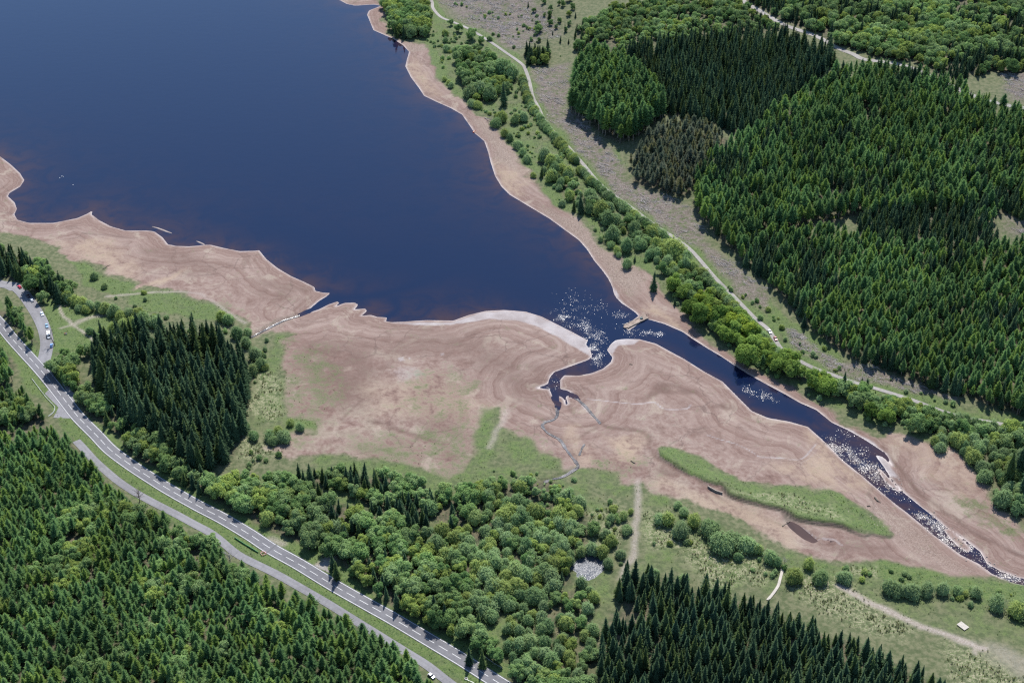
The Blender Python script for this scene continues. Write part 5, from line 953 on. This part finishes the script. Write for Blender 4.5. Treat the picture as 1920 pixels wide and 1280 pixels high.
# ------------------------------------------------------------------ people, picnic tables
def person(px, py, label, top, pants, pose='stand', rz=0.0, group=None, z=None):
    x, y = spot(px, py); root = empty('person', (x, y, float(hf(x, y)) if z is None else z), rz); tag(root, label, 'person', group)
    if pose == 'stand': J = {'pel': (0,0,.95), 'ch': (0,0,1.32), 'nk': (0,0,1.5), 'hd': (0,.02,1.66), 'kl': (.11,.03,.5), 'kr': (-.11,-.02,.5), 'fl': (.12,0,.05), 'fr': (-.12,0,.05), 'tl': (.12,.16,.03), 'tr': (-.12,.16,.03), 'sl': (.2,0,1.42), 'sr': (-.2,0,1.42), 'el': (.27,.03,1.15), 'er': (-.27,.03,1.15), 'hl': (.25,.16,.92), 'hr': (-.25,.16,.92)}
    else: J = {'pel': (0,0,.47), 'ch': (0,.04,.86), 'nk': (0,.06,1.04), 'hd': (0,.10,1.20), 'kl': (.12,.42,.50), 'kr': (-.12,.42,.50), 'fl': (.13,.45,.05), 'fr': (-.13,.45,.05), 'tl': (.13,.6,.03), 'tr': (-.13,.6,.03), 'sl': (.2,.05,.96), 'sr': (-.2,.05,.96), 'el': (.26,.15,.72), 'er': (-.26,.15,.72), 'hl': (.2,.38,.66), 'hr': (-.2,.38,.66)}
    Rr = {'pel': .15, 'ch': .17, 'nk': .06, 'hd': .10, 'kl': .065, 'kr': .065, 'fl': .05, 'fr': .05, 'tl': .04, 'tr': .04, 'sl': .075, 'sr': .075, 'el': .05, 'er': .05, 'hl': .04, 'hr': .04}
    keys = list(J); E = [('pel','ch'),('ch','nk'),('nk','hd'),('pel','kl'),('kl','fl'),('fl','tl'),('pel','kr'),('kr','fr'),('fr','tr'),('ch','sl'),('sl','el'),('el','hl'),('ch','sr'),('sr','er'),('er','hr')]
    me = bpy.data.meshes.new('body'); me.from_pydata([J[k] for k in keys], [(keys.index(a), keys.index(b)) for a, b in E], [])
    o = link('body', me, root); sk = o.modifiers.new('skin', 'SKIN'); sd_ = me.skin_vertices[0].data if me.skin_vertices else None
    if sd_ is None:
        bm = bmesh.new(); bm.from_mesh(me); bm.verts.layers.skin.verify(); bm.to_mesh(me); bm.free(); sd_ = me.skin_vertices[0].data
    for k, q in zip(keys, sd_): q.radius = (Rr[k], Rr[k]*.85)
    sd_[0].use_root = True
    o.modifiers.new('smooth', 'SUBSURF').levels = 1; o.modifiers['smooth'].render_levels = 1
    g = NT('figure_clothing'); zc = g.n('SeparateXYZ', {0: g.n('TexCoord').outputs['Object']}).outputs[2]; hip, neck = J['pel'][2], J['nk'][2]+.02
    c = g.mix(g.math('GREATER_THAN', zc, hip), pants, top); c = g.mix(g.math('GREATER_THAN', zc, neck), c, (.45, .28, .2)); me.materials.append(g.done(g.n('BsdfPrincipled', {'Base Color': c, 'Roughness': .9})))
    bm = bmesh.new(); hx, hy, hz = J['hd']; bmesh.ops.create_uvsphere(bm, u_segments=10, v_segments=7, radius=.115, matrix=Matrix.Translation((hx, hy-.03, hz+.05))); bm_obj('hair', bm, M['hair'], root, True)
def table(px, py, rz, label):
    x, y = spot(px, py); root = empty('picnic_table', (x, y, float(hf(x, y))), rz); tag(root, label, 'picnic table', 'picnic tables')
    for k in range(5): bm = bmesh.new(); cube(bm, (0, -.34+.17*k, .74), (1.8, .15, .05), bevel=.01); bm_obj('top_plank', bm, M['timber'], root)
    for s_ in (-1, 1):
        bm = bmesh.new(); cube(bm, (0, s_*.75, .44), (1.8, .26, .05), bevel=.01); bm_obj('bench_seat', bm, M['timber'], root)
        for q in (-.65, .65):
            bm = bmesh.new(); tube(bm, [(q, s_*.72, 0), (q, s_*.25, .72)], [.05, .05], 4); bm_obj('leg', bm, M['timber'], root)
        bm = bmesh.new(); cube(bm, (s_*.65, 0, .40), (.06, 1.5, .09)); bm_obj('cross_beam', bm, M['timber'], root)
table(123,574,.4,'dark picnic table on the grass near the willow row'); table(123,626,1.1,'picnic table with people sitting round it on the meadow')
person(131,581,'person in a pale top standing on the picnic meadow',(.75,.74,.70),(.02,.02,.025))
tx, ty = spot(123,626)
for dx, dy, rz, c1, lab in ((-.75,.1,-1.57+1.1,(.65,.18,.05),'seated person in orange at the meadow picnic table'), (.8,-.1,1.57+1.1,(.78,.76,.7),'seated person in white at the meadow picnic table'), (.3,.9,3.0,(.5,.06,.05),'seated person in red at the meadow picnic table')):
    ca, sa = math.cos(1.1), math.sin(1.1)
    o = person(123,626,lab,c1,(.05,.07,.14),'sit',rz,'people at the picnic table'); p_ = [q for q in COL.objects if q.get('label') == lab][-1]; p_.location.x = tx+dx*1.1; p_.location.y = ty+dy*1.1; p_.location.z = float(hf(p_.location.x, p_.location.y))-.02

# ------------------------------------------------------------------ old causeway in the river mouth, anglers
A, B = flat([(1172,614),(1207,597)]); ax = np.array(B-A); Lc = np.linalg.norm(ax); ang = math.atan2(ax[1], ax[0]); mid = (A+B)/2
cw = empty('stone_causeway', (mid[0], mid[1], 0), ang); tag(cw, 'broken stone causeway reaching into the river mouth', 'causeway')
bm = bmesh.new(); r = random.Random(3); n = 16; prof = []
for k in range(n+1):
    xx = -Lc/2-1+(Lc+4)*k/n; w = (2.1 if k > 2 else .9+.4*k)*r.uniform(.88, 1.1)
    prof.append([bm.verts.new((xx, s_*w*q+r.uniform(-.15, .15), zz)) for s_, q, zz in ((-1, 1.25, -1.2), (-1, 1, .75+r.uniform(-.15, .12)), (1, 1, .75+r.uniform(-.15, .12)), (1, 1.25, -1.2))])
for a, b in zip(prof, prof[1:]):
    for k in range(3): bm.faces.new((a[k], a[k+1], b[k+1], b[k]))
bm.faces.new(prof[0]); bm.faces.new(prof[-1][::-1]); bmesh.ops.recalc_face_normals(bm, faces=bm.faces)
bm_obj('roadbed', bm, simple('causeway_earth', (.19, .145, .115), .9, vary=.3, scale=.5), cw)
for s_ in (-1, 1):
    for k in range(17):
        bm = bmesh.new(); cube(bm, (-Lc/2+1.2+k*(Lc-1)/16, s_*1.95+r.uniform(-.2, .2), .72+r.uniform(-.05, .12)), (r.uniform(.9, 1.25), r.uniform(.5, .8), r.uniform(.35, .6)), r.uniform(-.15, .15), .06); bm_obj('coping_stone', bm, M['wall'], cw)
G3 = 'anglers on the causeway'
person(1179,609,'angler in dark clothes near the broken end of the causeway',(.02,.02,.025),(.02,.02,.02),'stand',2.5,G3,.72); person(1212,592.5,'dark-clothed angler standing on the beach end of the causeway, left one',(.025,.025,.03),(.02,.02,.02),'stand',2.5,G3); person(1215,591.5,'dark-clothed angler standing on the beach end of the causeway, right one',(.03,.02,.02),(.02,.02,.02),'stand',2.3,G3)
ux, uy = flat([(1202.5,599)])[0]; um = empty('fishing_shelter', (ux, uy, .72), .5); tag(um, 'grey-green fishing shelter pitched on the causeway', 'shelter')
bm = bmesh.new(); bmesh.ops.create_uvsphere(bm, u_segments=14, v_segments=8, radius=1.25); bmesh.ops.delete(bm, geom=[v for v in bm.verts if v.co.z < -.05 or (v.co.y < -.8 and v.co.z < .75)], context='VERTS'); bm_obj('canopy', bm, M['canvas'], um, True)
for k in range(4):
    a = k*math.pi/4+.2; bm = bmesh.new(); tube(bm, [(1.27*math.cos(a)*math.cos(q), 1.27*math.sin(a)*math.cos(q), 1.27*math.sin(q)) for q in np.linspace(0.05, math.pi-.05, 9)], [.025]*9, 4); bm_obj('pole', bm, M['timber'], um)

# ------------------------------------------------------------------ meadow: boardwalk, deck
bw = resample(smooth_line(survey([(1439,1125),(1450,1112),(1459,1098),(1463,1084),(1466,1072),(1466,1064)]), 6), .62)
o = empty('boardwalk', (*bw[0], float(hf(*bw[0])))); tag(o, 'curved pale timber boardwalk crossing the meadow', 'boardwalk'); pl = bpy.data.meshes.new('plank'); bm = bmesh.new(); cube(bm, (0, 0, 0), (.56, 1.5, .06), bevel=.01); bm.to_mesh(pl); bm.free(); pl.materials.append(M['plank'])
for a, b in zip(bw, bw[1:]):
    q = link('plank', pl, o); m_ = (a+b)/2; q.location = (m_[0]-bw[0][0], m_[1]-bw[0][1], float(hf(*m_))+.45-float(hf(*bw[0]))); q.rotation_euler = (0, 0, math.atan2(b[1]-a[1], b[0]-a[0]))
for s_ in (-.55, .55):
    pts = offset_line(bw, s_); bm = bmesh.new(); tube(bm, [(p[0]-bw[0][0], p[1]-bw[0][1], float(hf(*p))+.34-float(hf(*bw[0]))) for p in pts[::3]], [.07]*len(pts[::3]), 4); bm_obj('bearer', bm, M['timber'], o)
dx_, dy_ = spot(1805,1174); hd = dirpx((1797,1171),(1812,1182)); dk = empty('timber_deck', (dx_, dy_, float(hf(dx_, dy_))), hd); tag(dk, 'small rectangular timber deck lying on the meadow', 'deck')
for k in range(12):
    bm = bmesh.new(); cube(bm, (0, -1.7+.31*k, .55), (5.2, .28, .06), bevel=.01); bm_obj('plank', bm, M['plank'], dk)
for s_ in (-1, 1):
    bm = bmesh.new(); cube(bm, (s_*2.3, 0, .30), (.15, 3.4, .40)); bm_obj('bearer', bm, M['timber'], dk)
# ------------------------------------------------------------------ grass bank wall
wl = survey([(1327,913),(1335,918),(1345,923),(1355,926)]); wl = resample(smooth_line(wl, 6), 1.0); o = empty('stone_wall', (*wl[0], float(hf(*wl[0])))); tag(o, 'short dark stone wall in the bank of the grass island', 'wall'); r = random.Random(9)
for a, b in zip(wl, wl[1:]):
    for zz in (.25, .75, 1.2):
        bm = bmesh.new(); m_ = (a+b)/2; cube(bm, (m_[0]-wl[0][0]+r.uniform(-.08, .08), m_[1]-wl[0][1]+r.uniform(-.1, .1), float(hgt(*m_))+zz-float(hf(*wl[0]))), (1.02, .7, .48), math.atan2(b[1]-a[1], b[0]-a[0])+r.uniform(-.06, .06), .05); bm_obj('wall_stone', bm, M['wall'], o)

# ------------------------------------------------------------------ roadside
def barrier(px, label, posts=4.0):
    P = resample(smooth_line(survey(px), 8), 1.0); z = lambda p: float(hgt(*p))+.05; o = empty('crash_barrier', (*P[0], z(P[0]))); tag(o, label, 'crash barrier', 'roadside crash barriers'); T = np.gradient(P, axis=0); T /= np.linalg.norm(T, axis=1)[:, None]; Nn = np.stack([-T[:, 1], T[:, 0]], 1)
    bm = bmesh.new(); rr = []
    for p, n_ in zip(P, Nn): rr.append([bm.verts.new((p[0]-P[0][0]+n_[0]*q, p[1]-P[0][1]+n_[1]*q, z(p)-z(P[0])+zz)) for q, zz in ((0, .42), (.10, .50), (0, .58), (.10, .68), (0, .76), (-.05, .76), (-.05, .42))])
    for a, b in zip(rr, rr[1:]):
        for k in range(7): bm.faces.new((a[k], a[(k+1) % 7], b[(k+1) % 7], b[k]))
    bm_obj('rail', bm, M['galv'], o)
    for k in range(0, len(P), int(posts)):
        bm = bmesh.new(); p = P[k]; cube(bm, (p[0]-P[0][0]-Nn[k][0]*.1, p[1]-P[0][1]-Nn[k][1]*.1, z(p)-z(P[0])+.3), (.12, .12, .85)); bm_obj('post', bm, M['galv'], o)
barrier([(60,711),(72,727),(86,745),(98,758),(103,765),(101,773),(96,778),(90,782)], 'long crash barrier curving round the lay-by mouth'); barrier([(131,724),(137,730),(142,736)], 'short crash barrier beside the shaded pull-in'); barrier([(906,1229),(918,1238),(930,1246),(944,1254)], 'crash barrier at the bottom bend of the main road'); barrier([(876,1275),(890,1282),(905,1290)], 'low crash barrier on the grass verge by the lay-by')
o = empty('concrete_ring', (*spot(874,1272), float(hf(*spot(874,1272))))); tag(o, 'white concrete ring lying on the verge by the lay-by', 'concrete ring')
bm = bmesh.new(); bmesh.ops.create_cone(bm, cap_ends=False, segments=18, radius1=.85, radius2=.8, depth=.5, matrix=Matrix.Translation((0, 0, .2))); bmesh.ops.solidify(bm, geom=list(bm.faces), thickness=.22); bm_obj('ring', bm, M['concrete'], o); bm = bmesh.new(); bmesh.ops.create_circle(bm, cap_ends=True, segments=16, radius=.62, matrix=Matrix.Translation((0, 0, .1))); bm_obj('lid', bm, M['timber'], o)
# road works: pedestrian barriers and the green mesh fence beside the trench
r = random.Random(5); wb = spot(494,1038)
for k in range(4):
    a = k*1.57+.5; o = empty('works_barrier', (wb[0]+math.cos(a)*1.3, wb[1]+math.sin(a)*1.1, float(hgt(*wb))+.06), a+1.57); tag(o, 'red and white works barrier fencing off the road trench', 'works barrier', 'works barriers at the trench')
    for zz, mt in ((.95, 'red'), (.60, 'white'), (.28, 'red')): bm = bmesh.new(); cube(bm, (0, 0, zz), (1.9, .06, .20), bevel=.01); bm_obj('board', bm, M[mt], o)
    for s_ in (-.9, .9): bm = bmesh.new(); cube(bm, (s_, 0, .55), (.07, .08, 1.1)); bm_obj('post', bm, M['white'], o); bm = bmesh.new(); cube(bm, (s_, 0, .05), (.12, .5, .08)); bm_obj('foot', bm, M['red'], o)
P = resample(smooth_line(survey([(440,1008),(455,1018),(470,1027),(486,1037)]), 6), 1.2); o = empty('mesh_fence', (*P[0], float(hgt(*P[0])))); tag(o, 'green mesh fence along the trench beside the main road', 'fence')
v = []; 
for p in P: zz = float(hgt(*p))-float(hgt(*P[0])); v += [(p[0]-P[0][0], p[1]-P[0][1], zz+.05), (p[0]-P[0][0], p[1]-P[0][1]-.05, zz+1.0), (p[0]-P[0][0]-.12, p[1]-P[0][1]-.16, zz+1.0), (p[0]-P[0][0]-.12, p[1]-P[0][1]-.12, zz+.05)]
link('mesh_panel', mesh_of('mesh_panel', v, [(4*i+a, 4*i+(a+1) % 4, 4*i+4+(a+1) % 4, 4*i+4+a) for i in range(len(P)-1) for a in range(4)], M['mesh']), o)
for k in range(0, len(P), 2): bm = bmesh.new(); tube(bm, [(v[4*k][0], v[4*k][1]+.06, v[4*k][2]-.2), (v[4*k][0], v[4*k][1]+.06, v[4*k][2]+1.15)], [.05, .04], 5); bm_obj('post', bm, M['timber'], o)
bs = survey([(78,574),(81,580),(84,586),(87,592),(89,597),(91,602),(93,608),(95,614),(97,620),(99,627),(101,635),(102,642)])
bo = bpy.data.meshes.new('post'); bm = bmesh.new(); tube(bm, [(0, 0, -.2), (0, 0, .8), (0, 0, .9)], [.14, .14, .05], 8); bm.to_mesh(bo); bm.free(); bo.materials.append(M['timber'])
for p in bs: tag(link('bollard', bo), 'dark timber bollard along the edge of the car park', 'bollard', 'bollards edging the car park').location = (p[0], p[1], float(hf(*p)))

# ------------------------------------------------------------------ dead and bare trees, drift wood, boat, birds
def bare_tree(name, loc, H, seed, mat, label, lying=None, dens=1.0):
    r = random.Random(seed); root = empty(name, loc); tag(root, label, 'tree')
    bm = bmesh.new(); top = (r.uniform(-.5, .5), r.uniform(-.5, .5), H*.8); tube(bm, [(0, 0, -.4), (.1, .05, H*.35), top], [.03*H, .022*H, .006*H], 6); bm_obj('trunk', bm, mat, root)
    for k in range(int(16*dens)):
        z = H*r.uniform(.22, .75); a = r.random()*6.28; L = H*r.uniform(.22, .42)*(1.1-z/H*.6); p = Vector((.1*z/H, 0, z)); q = p+Vector((math.cos(a)*L*.6, math.sin(a)*L*.6, L*.55)); e = q+Vector((math.cos(a+r.uniform(-.5, .5))*L*.5, math.sin(a)*L*.5, L*.35))
        bm = bmesh.new(); tube(bm, [tuple(p), tuple(q), tuple(e)], [.010*H, .007*H, .002*H], 5)
        for j in range(4):
            b_ = q+(e-q)*r.random(); tube(bm, [tuple(b_), tuple(b_+Vector((r.uniform(-1, 1), r.uniform(-1, 1), r.uniform(0, 1)))*L*.35)], [.004*H, .0015*H], 4)
        bm_obj('branch', bm, mat, root)
    if lying: root.rotation_euler = lying
    return root
x, y = spot(262,940); bare_tree('bare_tree', (x, y, float(hf(x, y))), 10, 2, M['bark'], 'leafless grey tree beside the lay-by', dens=1.6)
x, y = spot(103,648); bare_tree('bare_tree', (x, y, float(hf(x, y))), 12, 4, M['bark'], 'thin leafless tree leaning over the parked cars', (-.25, -.25, .3), .9)
x, y = spot(909,222); bare_tree('fallen_tree', (x, y, float(hf(x, y))+.4), 11, 6, M['deadwood'], 'bleached fallen dead tree on the lake shore', (1.35, .5, .6), 1.0)
x, y = spot(1471,1056); bare_tree('bare_tree', (x, y, float(hf(x, y))), 5, 8, M['deadwood'], 'bleached dead bush at the top of the boardwalk', None, 1.4)
x, y = spot(432,1058); bare_tree('bare_tree', (x, y, float(hf(x, y))), 11, 12, M['deadwood'], 'purplish leafless tree among the pines', None, 1.6)
def log(pts, rad, label):
    P = survey(pts); z = [float(hf(*p)) for p in P]; bm = bmesh.new(); tube(bm, [(p[0]-P[0][0], p[1]-P[0][1], a-z[0]+rad*.7) for p, a in zip(P, z)], [rad, rad*.8, rad*.4][:len(P)], 7); o = bm_obj('log', bm, M['timber'], None); o.location = (*P[0], z[0]); tag(o, label, 'log')
log([(1183,864),(1187,866.5),(1191,868.5)], .45, 'dark log stranded on the pale mud'); log([(1640,933),(1645,939),(1651,942)], .55, 'dark driftwood on the bank of the river'); log([(1626,949),(1630,948),(1633,950)], .4, 'small dark stump on the bank of the river'); log([(1467,986),(1475,980),(1482,976)], .3, 'driftwood pole across the brown puddle'); log([(193,505),(200,500),(207,497)], .3, 'pale pole at the edge of the western green'); log([(1180,683),(1183,683),(1186,684)], .3, 'small branch lying on the mud beside the river mouth')
# the long spit that just breaks the surface off the western beach
def bar(px, w, label):
    P = resample(smooth_line(flat(px), 5), 1.5); n = len(P); V = []; T = np.gradient(P, axis=0); T /= np.linalg.norm(T, axis=1)[:, None]; Nn = np.stack([-T[:, 1], T[:, 0]], 1)
    for k, (p, q) in enumerate(zip(P, Nn)):
        ww = w*math.sin(math.pi*min(max((k+.3)/n, .03), .97))**.6; V += [(*(p-q*ww), -.3), (*(p-q*ww*.4), .06), (*(p+q*ww*.4), .06), (*(p+q*ww), -.3)]
    o = link('mud_bar', mesh_of('mud_bar', V, [(4*i+a, 4*i+4+a, 4*i+5+a, 4*i+1+a) for i in range(n-1) for a in range(3)], simple('silt', (.20, .165, .145), .9, vary=.25, scale=.4), True)); tag(o, label, kind='structure')
bar([(285,425),(297,428),(310,433),(324,438)], 1.5, 'pale mud bar off the western beach'); bar([(368,452),(376,455),(384,459)], 1.3, 'small mud bar touching the western beach')
x, y = flat([(889,247.5)])[0]; o = empty('rowing_boat', (x, y, .12), .9); tag(o, 'small orange and white boat pulled up at the lake edge', 'boat')
bm = bmesh.new(); secs = []
for t in np.linspace(0, 1, 7):
    wd = .72*math.sin(math.pi*(.12+.80*t))**.7; secs.append([bm.verts.new((-1.6+3.2*t, s_*wd*q, zz+.18*t*t)) for s_, q, zz in ((-1, 1, .5), (-1, .6, .05), (1, .6, .05), (1, 1, .5))])
for a, b in zip(secs, secs[1:]):
    for k in range(3): bm.faces.new((a[k], b[k], b[k+1], a[k+1]))
bm.faces.new(secs[0]); bm.faces.new(secs[-1][::-1]); bmesh.ops.solidify(bm, geom=list(bm.faces), thickness=.06); bm_obj('hull', bm, M['orange'], o)
for q in (-.6, .5): bm = bmesh.new(); cube(bm, (q, 0, .38), (.28, 1.15, .05), bevel=.01); bm_obj('thwart', bm, M['white'], o)
def bird(px, py, rz):
    x, y = flat([(px, py)])[0]; o = empty('waterbird', (x, y, 0), rz, .8); tag(o, 'white waterbird floating on the western side of the lake', 'bird', 'white waterbirds on the lake')
    bm = bmesh.new(); r_ = bmesh.ops.create_uvsphere(bm, u_segments=12, v_segments=8, radius=.35, matrix=Matrix.Translation((0, 0, .12)) @ Matrix.Diagonal((1.5, .8, .7, 1)))
    for v_ in bm.verts:
        if v_.co.x < -.3: v_.co.z += .12; v_.co.y *= .5
    tube(bm, [(.35, 0, .2), (.5, 0, .45), (.45, 0, .65), (.6, 0, .72), (.78, 0, .68)], [.13, .08, .07, .09, .02], 8); bm_obj('body', bm, M['white'], o, True)
for k, (a, b) in enumerate(((112,334),(116,331),(119,331.5),(137,347))): bird(a, b, k*1.3)
